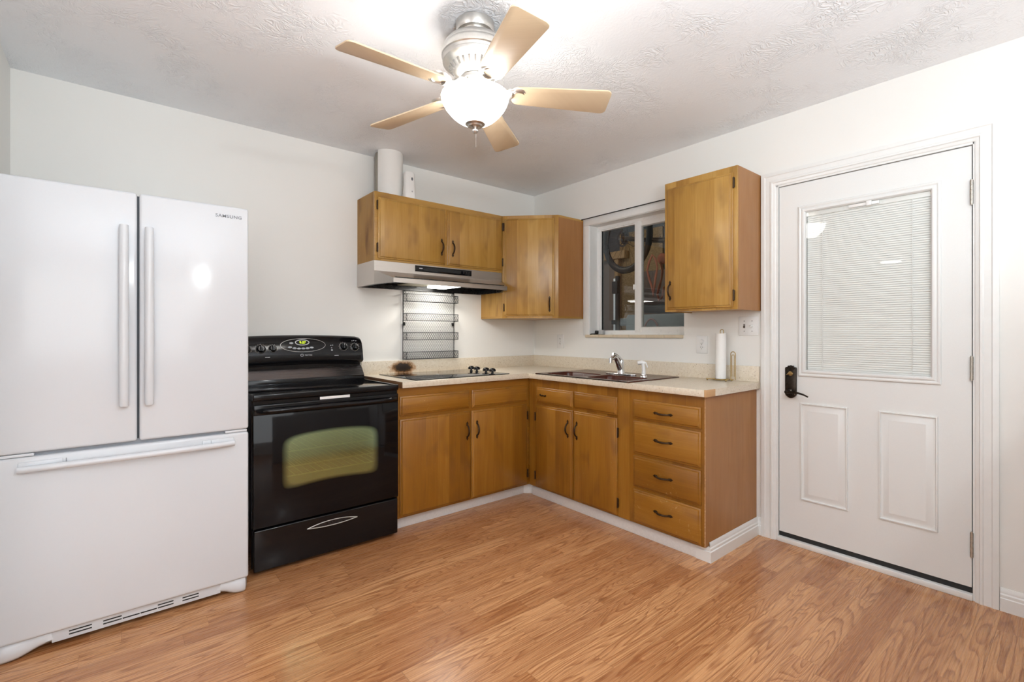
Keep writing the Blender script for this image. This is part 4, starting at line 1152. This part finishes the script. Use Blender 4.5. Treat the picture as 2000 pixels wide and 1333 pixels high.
for (x0, x1) in ((-3.33, -3.22), (-2.60, -2.512)):
    m = MB(); m.box(x0, x1, -0.772, -0.715, 0.7515, 0.7625, 0.003)
    part('hinge_cover', m, M['grey_plastic'] if False else M['appliance'], c)
# grille with dark slots, and the two swept feet
g = MB()
gy = -0.752
gp = [(rx0+0.16, 0.022), (rx1-0.11, 0.022), (rx1-0.11, 0.068), (rx0+0.16, 0.068)]
g.prism(gp, gy, gy+0.03, 'y', 0.002)
gr = part('base_grille', g, M['appliance'], c)
for (x0, x1, rows) in ((-3.125, -3.058, (0.050, 0.038)), (-3.024, -2.966, (0.050, 0.038)), (-2.963, -2.908, (0.038,)), (-2.905, -2.850, (0.038,)), (-2.847, -2.792, (0.050, 0.038)), (-2.760, -2.700, (0.050, 0.038))):
    for z in rows: part('vent_slot', MB().box(x0, x1, gy-0.0008, gy+0.004, z-0.0024, z+0.0024), M['black_matte'], gr)
for (xa, xb, s_) in ((rx1-0.001, rx1-0.125, 1), (rx0+0.001, rx0+0.165, -1)):
    m = MB()
    sec = []
    for i in range(13):
        t = i/12
        x = xa+(xb-xa)*t
        zb_ = 0.001+0.023*(1/(1+math.exp(-(t-0.60)*10))) + (0.006*max(0, 1-t*10))
        yf_ = -0.770+0.018*(1/(1+math.exp(-(t-0.60)*8))) + 0.03*max(0, 1-t*8)**2
        sec.append([(x, yf_+0.05, zb_), (x, yf_+0.012, zb_), (x, yf_, zb_+0.012), (x, yf_+0.002, 0.055), (x, yf_+0.010, 0.068), (x, yf_+0.05, 0.068)])
    vs = [v for q in sec for v in q]
    fs = [[i*6+k, i*6+(k+1) % 6, (i+1)*6+(k+1) % 6, (i+1)*6+k] for i in range(12) for k in range(6)]+[list(range(6)), list(range(72, 78))[::-1]]
    part('foot_cover', m.faces(vs, fs), M['appliance'], c, ang=50)
for x in (rx0+0.09, rx1-0.09):
    part('foot', MB().cyl((x, -0.10, 0.0), (x, -0.10, 0.035), 0.02, 12), M['black_matte'], c)

# ------------------------------------------------------------------ electric range
c = thing('range', 'black freestanding electric range between the refrigerator and the base cabinets', 'range', (-2.07, -0.33, 0.0), 'S')
gx0, gx1 = -2.464, -1.686
fy = -0.652
b = MB()
b.box(gx0, gx0+0.02, fy+0.035, -0.03, 0.03, 0.870); b.box(gx1-0.02, gx1, fy+0.035, -0.03, 0.03, 0.870)
b.box(gx0+0.02, gx1-0.02, -0.06, -0.03, 0.03, 0.870); b.box(gx0+0.02, gx1-0.02, fy+0.035, -0.06, 0.03, 0.10)
b.box(gx0+0.02, gx1-0.02, fy+0.035, -0.06, 0.78, 0.868)
b.box(gx0+0.004, gx1-0.004, fy+0.012, fy+0.035, 0.845, 0.870)
part('body', b, M['black'], c)
b = MB(); b.box(gx0+0.09, gx1-0.09, fy+0.10, fy+0.09, 0.30, 0.77)
cav = MB()
x0, x1, y0, y1, z0, z1 = gx0+0.07, gx1-0.07, fy+0.045, -0.12, 0.33, 0.76
cav.faces([(x0, y0, z0), (x1, y0, z0), (x1, y1, z0), (x0, y1, z0), (x0, y0, z1), (x1, y0, z1), (x1, y1, z1), (x0, y1, z1)], [(0, 1, 2, 3), (4, 7, 6, 5), (3, 2, 6, 7), (0, 3, 7, 4), (1, 5, 6, 2)])
part('oven_cavity', cav, M['oven_in'], c)
for z in (0.455, 0.505, 0.585):
    r_ = MB(); r_.cyl((x0+0.004, fy+0.06, z), (x1-0.004, fy+0.06, z), 0.0028, 8)
    for k in range(16): r_.cyl((x0+0.03+k*(x1-x0-0.06)/15, fy+0.06, z), (x0+0.03+k*(x1-x0-0.06)/15, -0.14, z), 0.0016, 6)
    part('oven_rack', r_, M['rack_wire'], c)
# cooktop: glass with raised rim
b = MB(); b.box(gx0+0.002, gx1+0.001, fy+0.006, -0.155, 0.868, 0.893, 0.004)
b.box(gx0, gx1+0.003, fy, fy+0.024, 0.871, 0.903, 0.006, 3)
b.box(gx0, gx0+0.020, fy+0.02, -0.150, 0.880, 0.903, 0.004); b.box(gx1-0.017, gx1+0.003, fy+0.02, -0.150, 0.880, 0.903, 0.004)
part('cooktop_frame', b, M['black'], c)
part('cooktop_glass', MB().box(gx0+0.020, gx1-0.017, fy+0.024, -0.155, 0.890, 0.8975, 0.001), M['black_glass'], c)
# backguard: lower riser with brushed band, dark recess, bowed control panel
b = MB(); b.box(gx0+0.006, gx1-0.004, -0.155, -0.02, 0.870, 0.930, 0.003); b.box(gx0+0.010, gx1-0.006, -0.085, -0.02, 0.93, 1.02)
part('backguard', b, M['black'], c)
part('riser_band', MB().faces([(gx0+0.006, -0.152, 0.930), (gx1-0.004, -0.152, 0.930), (gx1-0.004, -0.100, 0.990), (gx0+0.006, -0.100, 0.990), (gx0+0.006, -0.03, 0.930), (gx1-0.004, -0.03, 0.930), (gx1-0.004, -0.03, 0.990), (gx0+0.006, -0.03, 0.990)], [(0, 1, 2, 3), (4, 7, 6, 5), (3, 2, 6, 7), (0, 3, 7, 4), (1, 5, 6, 2), (0, 4, 5, 1)]), M['dark_steel'], c)
def bow(x): return 1-((x-(gx0+gx1)/2)/((gx1-gx0)/2))**2
cs = []
NX = 24
for i in range(NX+1):
    x = gx0-0.001+(gx1-gx0+0.002)*i/NX
    q = bow(x)
    top = 1.186+0.012*q
    e_ = max(0.0, (abs(i-NX/2)/(NX/2)-0.94)/0.06)*0.012
    cs.append([(x, -0.02, 1.000+0.010*q), (x, -0.100, 1.000+0.012*q+e_), (x, -0.118, 1.010+0.012*q+e_), (x, -0.126, 1.030+0.008*q), (x, -0.116, 1.085), (x, -0.100, 1.140), (x, -0.085, 1.170+0.006*q-e_), (x, -0.068, top-0.004-e_), (x, -0.050, top-e_*0.6), (x, -0.02, top-e_*0.6)])
K = len(cs[0])
vs = [v for q in cs for v in q]
fs = [[i*K+k, i*K+(k+1) % K, (i+1)*K+(k+1) % K, (i+1)*K+k] for i in range(NX) for k in range(K)]+[list(range(K))[::-1], list(range(NX*K, NX*K+K))]
cp = part('control_panel', MB().faces(vs, fs), M['black'], c, ang=40)
# sloping face between (-0.116,1.085) and (-0.100,1.140): helpers put things on it
tilt = math.atan2(0.016, 0.055)
def onp(z): return -0.116+(z-1.085)*(0.016/0.055)
def face_M(x, z): return Matrix.Translation((x, onp(z), z)) @ Matrix.Rotation(R(90)-tilt, 4, 'X')
kb = MB()
kb.lathe([(0, 0), (0.027, 0), (0.0265, 0.004), (0.021, 0.006), (0.019, 0.016), (0.017, 0.018), (0, 0.018)], n=28)
kb.box(-0.005, 0.005, -0.0185, 0.0185, 0.014, 0.028, 0.003)
kmesh = kb.mesh('knob'); kmesh.materials.append(M['black'])
rg = MB(); rg.lathe([(0.0255, 0.0), (0.0275, 0.0012), (0.0290, 0.0)], n=32)
rmesh = rg.mesh('dial_ring'); rmesh.materials.append(M['nickel'])
mk = MB(); mk.box(-0.0008, 0.0008, 0.004, 0.017, 0.0281, 0.0288)
mmesh = mk.mesh('pointer'); mmesh.materials.append(M['white_mark'])
kx = [(-2.395, 1.112, 1.0), (-2.314, 1.113, 1.0), (-2.248, 1.115, 0.85), (-1.815, 1.120, 0.95), (-1.738, 1.116, 0.95)]
for x, z, s_ in kx:
    k = place('knob', kmesh, c, (x, onp(z), z), (R(90)-tilt, 0, 0)); k.scale = (s_, s_, s_)
    r_ = place('dial_ring', rmesh, k, (0, 0, 0)); r_.location = (0, 0, 0.0)
    p_ = place('pointer', mmesh, k, (0, 0, 0)); p_.location = (0, 0, 0)
    tk = MB()
    for q in range(9):
        a = R(200-q*27.5); tk.box(-0.0008, 0.0008, -0.0015, 0.0015, 0, 0.0006, M=Matrix.Rotation(a, 4, 'Z') @ Matrix.Translation((0.0325, 0, 0)) @ Matrix.Rotation(R(90), 4, 'Z'))
    tm = tk.mesh('dial_marks'); tm.materials.append(M['white_mark'])
    q_ = place('dial_marks', tm, k, (0, 0, 0)); q_.location = (0, 0, 0)
# oval keypad: thin bright outline, display, buttons, marks
def ell(cx_, cz_, a, b_, n=48, p=1.0): return [(cx_+a*math.copysign(abs(math.cos(2*PI*k/n))**p, math.cos(2*PI*k/n)), cz_+b_*math.copysign(abs(math.sin(2*PI*k/n))**p, math.sin(2*PI*k/n))) for k in range(n)]
ko = MB(); ko.tube([(x, onp(z)-0.001, z) for x, z in ell(-2.068, 1.134, 0.136, 0.042)], 0.0010, 6, closed=True)
part('keypad_outline', ko, M['nickel'], c)
dsp = MB(); dsp.tube([(x, onp(z)-0.001, z) for x, z in ell(-2.074, 1.151, 0.041, 0.0165, 32)], 0.0028, 8, closed=True)
dsp_o = part('display_bezel', dsp, M['white_mark'], c)
b = MB(); b.lathe([(0, 0.0008), (1, 0.0008)], n=32, M=face_M(-2.074, 1.151) @ Matrix.Diagonal((0.040, 0.0165, 1, 1)))
part('display_window', b, M['black_glass'], dsp_o)
text('digits', '9:07', 0.0225, M['digit'], dsp_o, (-2.072, onp(1.150)-0.0018, 1.150), rot=(R(90)-tilt, 0, 0), ext=0.0003, bold=0.0001)
bt = MB(); bt.lathe([(0, 0.002), (0.8, 0.002), (1.0, 0.0)], n=20, M=Matrix.Diagonal((0.0125, 0.0062, 1, 1)))
btm = bt.mesh('button'); btm.materials.append(M['oval_btn'])
for x, z in ((-2.139, 1.1475), (-2.149, 1.122), (-2.122, 1.115), (-2.096, 1.113), (-2.070, 1.113), (-2.044, 1.114), (-2.019, 1.118)):
    place('button', btm, c, (x, onp(z)-0.0005, z), (R(90)-tilt, 0, 0))
text('brand_logo', 'MAYTAG', 0.0110, M['white_mark'], c, (-2.043, onp(1.070)-0.003, 1.071), rot=(R(90)-tilt*0.3, 0, 0), ext=0.0004)
lg = MB(); lg.tube([(x, onp(1.071)-0.003, z) for x, z in ell(-2.082, 1.071, 0.0075, 0.0065, 20, 0.6)], 0.0014, 6, closed=True)
part('logo_ring', lg, M['white_mark'], c)
mk = MB()
for x, z in ((-1.752, 1.158), (-1.740, 1.160), (-1.726, 1.158), (-1.897, 1.130), (-1.885, 1.131), (-1.893, 1.114)):
    mk.box(x-0.003, x+0.003, onp(z)-0.0012, onp(z)+0.001, z-0.002, z+0.002)
for x in (-2.28, -1.866): mk.box(x-0.013, x+0.013, onp(1.064)-0.0035, onp(1.064), 1.063, 1.0655)
part('printed_marks', mk, M['white_mark'], c)
ind = MB(); ind.lathe([(0, 0.002), (0.005, 0.001), (0.006, 0)], n=14, M=face_M(-1.892, 1.099))
part('indicator_light', ind, M['oval_btn'], c)
# oven door: frame behind, glass front, bar handle
od = MB()
z0, z1 = 0.236, 0.848
od.box(gx0+0.003, gx0+0.135, fy+0.006, fy+0.036, z0, z1); od.box(gx1-0.125, gx1-0.003, fy+0.006, fy+0.036, z0, z1)
od.box(gx0+0.135, gx1-0.125, fy+0.006, fy+0.036, z0, 0.41); od.box(gx0+0.135, gx1-0.125, fy+0.006, fy+0.036, 0.705, z1)
dor = part('oven_door', od, M['black'], c)
part('door_glass', MB().box(gx0+0.002, gx1-0.001, fy, fy+0.006, z0, 0.800, 0.002), M['oven_glass'], dor)
hd = MB(); hd.box(gx0+0.002, gx1-0.001, fy-0.004, fy+0.012, 0.800, 0.851, 0.005, 3)
pts, rs = [], []
for i in range(25):
    t = i/24; a = (t-0.5)*2
    pts.append((gx0+0.018+(gx1-gx0-0.036)*t, fy-0.006-0.040*(1-abs(a)**7), 0.822))
    rs.append(0.0115 if 0 < i < 24 else 0.009)
hd.tube(pts, rs, 16)
part('handle', hd, M['black'], dor)
part('sticker', MB().box(-2.141, -1.979, fy-0.0048, fy-0.003, 0.8455, 0.8575, 0.0006), M['white_mark'], c, 'narrow white strip above the handle') if False else None
part('trim_sticker', MB().box(-2.141, -1.979, fy-0.0012, fy+0.004, 0.8535, 0.8675, 0.0004), M['paper'], c, 'narrow white strip under the front edge')
# storage drawer with scooped finger pull
dw = MB(); dw.box(gx0+0.003, gx1-0.003, fy, fy+0.03, 0.020, 0.226, 0.006, 3)
dwo = part('storage_drawer', dw, M['black'], c)
sc = MB()
pl = []
n_ = 28
for k in range(n_+1):
    t = k/n_; a = (t-0.5)*2
    pl.append((-2.072+0.135*a, 0.176+0.018*(1-a*a)))
for k in range(n_+1):
    t = 1-k/n_; a = (t-0.5)*2
    pl.append((-2.072+0.135*a, 0.176-0.010*(1-a*a)))
tmp = []
for x, z in pl: tmp.append((x, fy-0.001, z))
sc.tube(tmp, 0.0024, 8, closed=True)
part('finger_pull_rim', sc, M['nickel'], dwo)
sc = MB(); sc.prism(pl[:n_+1]+pl[n_+2:-1], fy-0.0008, fy+0.002, 'y')
part('finger_pull', sc, M['black_satin'], dwo)
for x in (gx0+0.05, gx1-0.05):
    for y in (fy+0.08, -0.10):
        part('foot', MB().cyl((x, y, 0.0), (x, y, 0.04), 0.018, 12), M['black_matte'], c)

# ------------------------------------------------------------------ ceiling fan with light bowl
fcx, fcy = -1.8505, -1.679
c = thing('ceiling_fan', 'brushed nickel ceiling fan with five maple blades and a glowing white bowl', 'ceiling fan', (fcx, fcy, H), 'S')
def fl(name, prof, mat, parent=None, n=48): return part(name, MB().lathe(prof, (fcx, fcy, 0), n), mat, parent or c)
fl('canopy', [(0, H-0.0005), (0.078, H-0.0005), (0.079, H-0.030), (0.074, H-0.040), (0.062, H-0.042), (0.062, H-0.058), (0.060, H-0.072), (0, H-0.072)], M['nickel'])
fl('motor_housing', [(0.058, 2.408), (0.075, 2.408), (0.100, 2.403), (0.118, 2.392), (0.128, 2.378), (0.130, 2.368), (0.134, 2.364), (0.137, 2.352), (0.137, 2.336), (0.133, 2.332), (0.131, 2.322), (0.133, 2.318), (0.132, 2.310), (0.122, 2.302), (0.108, 2.296), (0.088, 2.272), (0.070, 2.258), (0.052, 2.252), (0.050, 2.250)], M['nickel'])
vt = MB()
for k in range(26):
    a = 2*PI*k/26
    vt.box(-0.0042, 0.0042, -0.012, 0.012, -0.001, 0.0012, M=Matrix.Translation((fcx, fcy, 0)) @ Matrix.Rotation(a, 4, 'Z') @ Matrix.Translation((0.0985, 0, 2.2835)) @ Matrix.Rotation(R(-50), 4, 'Y') @ Matrix.Rotation(R(90), 4, 'Z'))
part('vent_slots', vt, M['screw'], c)
fl('flywheel', [(0.050, 2.252), (0.062, 2.250), (0.062, 2.236), (0.050, 2.234), (0.046, 2.226), (0.048, 2.214), (0.056, 2.208), (0.058, 2.196), (0.040, 2.192), (0.012, 2.190)], M['nickel'])
fl('centre_rod', [(0.006, 2.195), (0.006, 2.06)], M['nickel'], n=12)
bo = fl('glass_bowl', [(0.1365, 2.181), (0.1385, 2.176), (0.1370, 2.165), (0.131, 2.148), (0.121, 2.130), (0.108, 2.114), (0.094, 2.099), (0.080, 2.087), (0.065, 2.077), (0.050, 2.070), (0.030, 2.067), (0.010, 2.0665)], M['bowl'], n=64)
fl('finial', [(0.0, 2.070), (0.040, 2.0685), (0.041, 2.065), (0.036, 2.061), (0.031, 2.060), (0.027, 2.055), (0.012, 2.050), (0.008, 2.046), (0.012, 2.041), (0.0125, 2.036), (0.008, 2.030), (0.0, 2.028)], M['nickel'], n=32)
ch = MB(); ch.cyl((fcx+0.004, fcy, 2.028), (fcx+0.004, fcy, 1.972), 0.0009, 6)
part('pull_chain', ch, M['nickel'], c)
cam_dir = Vector((math.sin(R(39.59)), math.cos(R(39.59)), 0)); cam_r = Vector((cam_dir.y, -cam_dir.x, 0))
pc = Vector((fcx, fcy, 0))-cam_dir*0.105+cam_r*0.118
ch = MB()
for k in range(26): ch.sphere((pc.x, pc.y, 2.205-k*0.0035), 0.0016, n=6)
ch.tube([(fcx+cam_r.x*0.045-cam_dir.x*0.03, fcy+cam_r.y*0.045-cam_dir.y*0.03, 2.205), (pc.x, pc.y, 2.208), (pc.x, pc.y, 2.200)], 0.0012, 6)
part('pull_chain', ch, M['screw'], c)
def blade_me():
    m = MB()
    # outline in (x along the blade, y across)
    L0, L1 = 0.150, 0.556
    def hw_(x): return 0.050+0.017*((x-L0)/(L1-L0))
    pl = []
    for k in range(7):
        a = R(-90+k*15); pl.append((L1-0.022+0.022*math.cos(a), -hw_(L1)+0.022+0.022*math.sin(a)))
    for k in range(7):
        a = R(k*15); pl.append((L1-0.022+0.022*math.cos(a), hw_(L1)-0.022+0.022*math.sin(a)))
    for k in range(7):
        a = R(90+k*15); pl.append((L0+0.03+0.03*math.cos(a), hw_(L0)-0.03+0.03*math.sin(a)))
    for k in range(7):
        a = R(180+k*15); pl.append((L0+0.03+0.03*math.cos(a), -hw_(L0)+0.03+0.03*math.sin(a)))
    m.prism(pl, -0.003, 0.003, 'z', 0.0012, M=Matrix.Translation((0, 0, 0.008)))
    me = m.mesh('fan_blade'); me.materials.append(M['blade']); return me
def bracket_me():
    m = MB()
    # arm from the flywheel, then an oval medallion under the blade
    m.tube([(0.052, 0, 0.030), (0.080, 0, 0.024), (0.105, 0, 0.004), (0.130, 0, -0.006), (0.150, 0, -0.004)], [0.014, 0.012, 0.010, 0.012, 0.016], 12, flat=1.3)
    m.lathe([(0, 0.0), (0.022, -0.001), (0.034, -0.004), (0.040, 0.0), (0.043, 0.006), (0.040, 0.006)], (0.178, 0, -0.002), 32)
    m.lathe([(0.020, -0.001), (0.024, -0.005), (0.029, -0.002)], (0.178, 0, -0.003), 32)
    for y in (-0.03, 0.03): m.tube([(0.125, y*0.35, -0.003), (0.145, y, 0.001), (0.165, y*1.1, 0.003)], [0.007, 0.006, 0.005], 8)
    me = m.mesh('blade_bracket'); me.materials.append(M['nickel']); return me
BM_, BR_ = blade_me(), bracket_me()
for k in range(5):
    a = R(-107.2+72*k)
    br_ = place('blade_bracket', BR_, c, (fcx, fcy, 2.196), (0, 0, a))
    bd = place('blade', BM_, c, (fcx, fcy, 2.188), (R(-13), R(2.0), a))
lt = point('fan_bulb', (0, 0, 0), BULB_W, 0.035, (1.0, 0.97, 0.92))
lt.parent = c; lt.location = (0, 0, 2.155-H)

# ------------------------------------------------------------------ living room ceiling lights seen only as reflections
def ceiling_light(x, y, label):
    t = thing('ceiling_light', label, 'ceiling light', (x, y, H), 'S', 'living room ceiling lights')
    part('trim_ring', MB().lathe([(0.155, -0.0005), (0.160, -0.018), (0.145, -0.022)], (x, y, H), 40), M['trim'], t)
    part('diffuser', MB().lathe([(0.146, -0.020), (0.12, -0.030), (0.07, -0.036), (0, -0.038)], (x, y, H), 40), M['lamp'], t)
ceiling_light(-7.45, -1.20, 'round flush ceiling light reflected in the glass of the back door')

# ------------------------------------------------------------------ the garage beyond the window
g = MB()
g.box(2.30, 2.40, -2.2, 2.2, -0.1, 3.2)
struct('wall_garage', g, M['dark_wall'], 'dark garage wall far behind the window', 'wall')
g = MB(); g.box(T, 2.3, 2.1, 2.2, -0.1, 3.2); g.box(T, 2.3, -2.2, -2.1, -0.1, 3.2); g.box(T, 2.4, -2.2, 2.2, 3.1, 3.2); g.box(T, 2.4, -2.2, 2.2, -0.2, -0.1)
struct('wall_garage_sides', g, M['garage'], 'grey garage side walls and roof', 'wall')
single('osb_sheet', MB().box(2.27, 2.298, 0.12, 0.78, 0.9, 2.55), M['osb'], 'sheet of chipboard sheathing against the garage wall', 'sheet', (2.28, 0.45, 0.9))
single('pine_beam', MB().box(2.16, 2.26, 0.62, 1.55, 2.205, 2.305, 0.003), M['stud'], 'pale pine beam near the top of the left window pane', 'beam', (2.2, 1.1, 2.205))
single('wall_board', MB().box(2.255, 2.298, 0.80, 1.3, 0.4, 2.2), M['taupe'], 'taupe board wall at the left edge of the window view', 'board', (2.27, 1.0, 0.4))
single('timber_stud', MB().box(2.18, 2.255, 0.745, 0.80, 0.3, 2.205, 0.002), M['stud'], 'upright pine stud behind the bicycle wheel', 'stud', (2.2, 0.77, 0.3))
single('metal_post', MB().box(1.44, 1.47, 0.190, 0.228, -0.1, 1.84, 0.003), M['vinyl'], 'slim white upright post below the bicycle wheel', 'post', (1.45, 0.209, -0.1))
b = MB(); b.cyl((1.42, 0.150, -0.1), (1.42, 0.150, 1.86), 0.028, 14); b.box(1.375, 1.41, 0.125, 0.20, 1.66, 1.80, 0.004); b.box(1.38, 1.42, 0.17, 0.21, 1.31, 1.36, 0.004)
single('stand_pole', b, M['rubber'], 'dark round pole of a bicycle stand beside the white post', 'pole', (1.42, 0.15, -0.1))
for k, (z0, z1, ya, yb) in enumerate(((1.10, 1.30, 0.05, 0.40), (1.305, 1.40, 0.05, 0.62), (1.405, 1.53, 0.05, 0.30), (1.535, 1.66, 0.05, 0.26))):
    single('concrete_block', MB().box(1.98, 2.2, ya, yb, z0, z1, 0.006), M['concrete'], ['wide grey block at the bottom of the stack seen through the left pane', 'long grey block second from the bottom of the stack in the left pane', 'grey block third from the bottom of the stack in the left pane', 'short grey block on top of the stack in the left pane'][k], 'block', (2.1, (ya+yb)/2, z0), group='grey blocks stacked in the garage')
single('block_pallet', MB().box(1.95, 2.25, 0.0, 0.70, -0.099, 1.10), M['concrete'], 'grey plinth under the stacked blocks in the garage', 'plinth', (2.1, 0.3, -0.1))

# bicycle hung with its wheel behind the left pane
wc = Vector((0.80, -0.440, 2.122))
c = thing('bicycle', 'dark bicycle hanging in the garage behind the window', 'bicycle', (wc.x, wc.y, wc.z-0.345), 'S')
Mw = Matrix.Translation(wc) @ Matrix.Rotation(R(-12), 4, 'Z') @ Matrix.Rotation(R(90), 4, 'Y')
def ringpts(r_, n=48, z=0): return [(r_*math.cos(2*PI*k/n), r_*math.sin(2*PI*k/n), z) for k in range(n)]
part('tyre', MB().tube(ringpts(0.310, 56), 0.029, 12, closed=True, M=Mw), M['rubber'], c)
part('rim', MB().tube(ringpts(0.282, 56), 0.011, 8, closed=True, M=Mw), M['black_satin'], c)
sp = MB()
for k in range(28):
    a = 2*PI*k/28; a2 = a+(0.5 if k % 2 else -0.5)
    sp.tube([(0.022*math.cos(a2), 0.022*math.sin(a2), 0.028*(1 if k % 2 else -1)), (0.280*math.cos(a), 0.280*math.sin(a), 0)], 0.0014, 4, M=Mw)
part('spokes', sp, M['wire'], c)
part('hub', MB().tube([(0, 0, -0.05), (0, 0, -0.02), (0, 0, 0.02), (0, 0, 0.05)], [0.022, 0.016, 0.016, 0.026], 14, M=Mw), M['black_satin'], c)
ca = MB()
for q in range(5): ca.lathe([(0.02, 0), (0.036+0.006*q, 0), (0.036+0.006*q, 0.002), (0.02, 0.002)], (0, 0, -0.022-0.0045*(4-q)), 24, M=Mw)
part('cassette', ca, M['black_satin'], c)
rt = MB(); rt.lathe([(0.068, 0.0), (0.085, 0.0), (0.085, 0.002), (0.068, 0.002), (0.068, 0.0)], (0, 0, -0.045), 40, M=Mw)
for k in range(6): rt.tube([(0.02*math.cos(k*PI/3), 0.02*math.sin(k*PI/3), -0.044), (0.07*math.cos(k*PI/3+0.5), 0.07*math.sin(k*PI/3+0.5), -0.044)], 0.003, 6, M=Mw)
part('brake_disc', rt, M['wire'], c)
fm = MB()
for dx in (-0.06, 0.06): fm.tube([(wc.x+dx, wc.y, wc.z), (wc.x+dx*0.9, wc.y-0.22, wc.z-0.050), (wc.x+dx*0.7, wc.y-0.46, wc.z-0.085)], [0.016, 0.017, 0.019], 10)
fm.tube([(wc.x, wc.y-0.44, wc.z-0.085), (wc.x, wc.y-0.75, wc.z-0.10), (wc.x, wc.y-1.1, wc.z-0.02)], [0.026, 0.022, 0.022], 12)
fm.tube([(wc.x, wc.y-0.46, wc.z-0.085), (wc.x, wc.y-0.40, wc.z+0.25)], 0.018, 10)
part('frame', fm, M['bronze'], c)
cb = MB(); cb.tube([(wc.x-0.05, wc.y, wc.z-0.03), (wc.x-0.06, wc.y-0.12, wc.z-0.10), (wc.x-0.05, wc.y-0.26, wc.z-0.09), (wc.x-0.04, wc.y-0.40, wc.z-0.05)], 0.003, 6)
part('brake_cable', cb, M['rubber'], c)

# clutter behind the right pane: hanging cloths, straps, a bin and a hose
def cloth(pts, seedv, thick=0.02):
    """a hanging folded bundle: closed profile swept down with wobble"""
    rnd = random.Random(seedv); m = MB()
    path, rs = [], []
    for i in range(len(pts)-1):
        a, b_ = Vector(pts[i]), Vector(pts[i+1])
        for k in range(5):
            t = k/5; path.append(a.lerp(b_, t)+Vector((rnd.uniform(-1, 1), rnd.uniform(-1, 1), 0))*0.008); rs.append(thick*rnd.uniform(0.75, 1.25))
    for q in range(2):
        path = [path[0]]+[(path[i-1]+path[i]*2+path[i+1])/4 for i in range(1, len(path)-1)]+[path[-1]]
        rs = [rs[0]*0.8]+[(rs[i-1]+rs[i]*2+rs[i+1])/4 for i in range(1, len(rs)-1)]+[rs[-1]*0.8]
    m.tube(path, rs, 12, flat=0.6); return m
cx0 = 1.30
single('red_strap', MB().tube([(1.3, -0.387, 2.023), (1.3, -0.35, 1.953), (1.3, -0.325, 1.871), (1.3, -0.35, 1.777), (1.3, -0.381, 1.695), (1.3, -0.4, 1.598), (1.3, -0.412, 1.693), (1.3, -0.43, 1.797), (1.3, -0.448, 1.89), (1.3, -0.424, 1.977)], [0.012, 0.015, 0.011, 0.014, 0.012, 0.016, 0.012, 0.014, 0.011, 0.013], 10, closed=True, flat=0.4), M['red'], 'coral red strap looped near the middle of the right pane', 'strap', (cx0, -0.39, 1.55))
single('red_cloth', MB().tube([(1.3, -0.484, 1.938), (1.3, -0.508, 1.842), (1.3, -0.496, 1.764), (1.3, -0.472, 1.688), (1.3, -0.448, 1.611), (1.3, -0.472, 1.541), (1.3, -0.508, 1.581), (1.3, -0.526, 1.684)], [0.016, 0.020, 0.015, 0.022, 0.017, 0.020, 0.016, 0.014], 10, flat=0.4), M['red'], 'coral red cloth drooping at the cabinet edge in the right pane', 'cloth', (cx0, -0.5, 1.46))
single('folded_blanket', cloth([(cx0+0.25, -0.30, 2.02), (cx0+0.25, -0.42, 2.0), (cx0+0.25, -0.55, 1.94), (cx0+0.25, -0.66, 1.95)], 5, 0.055), M['rust'], 'rust red blanket bundled high in the right pane', 'blanket', (cx0+0.25, -0.4, 1.95))
b = MB(); b.box(cx0+0.38, cx0+0.44, -0.95, 0.02, 1.40, 1.92, 0.02)
single('brown_tarp', b, M['taupe2'], 'brown tarpaulin sheet hanging behind the red straps', 'tarpaulin', (cx0+0.4, -0.45, 1.40))
b = cloth([(cx0-0.02, -0.26, 1.475), (cx0-0.02, -0.42, 1.455), (cx0-0.02, -0.62, 1.46), (cx0-0.02, -0.82, 1.45)], 8, 0.045)
single('black_bag', b, M['rubber'], 'crumpled black bag lying on the grey bin in the garage', 'bag', (cx0, -0.5, 1.42))
b = MB(); b.prism([(-0.95, 0.3), (-0.20, 0.3), (-0.17, 1.36), (-0.19, 1.40), (-0.96, 1.40), (-0.98, 1.36)], cx0-0.16, cx0+0.20, 'x', 0.01)
single('storage_bin', b, M['bin'], 'grey green storage bin at the bottom of the right pane', 'bin', (cx0, -0.55, 0.3))
b = MB()
hp = []
for k in range(26):
    a = PI*k/25; hp.append((cx0-0.185, -0.50+0.105*math.cos(a)*(-1), 1.10+0.25*math.sin(a)))
b.tube(hp, 0.009, 8)
single('hose', b, M['pink'], 'pale pink hose looped over the front of the grey bin', 'hose', (cx0-0.185, -0.5, 1.10))
gl = point('garage_fill', (0.9, 0.3, 2.75), GARAGE_W, 0.2, (1.0, 0.96, 0.88))  # added light so the garage clutter shows; no such lamp is known
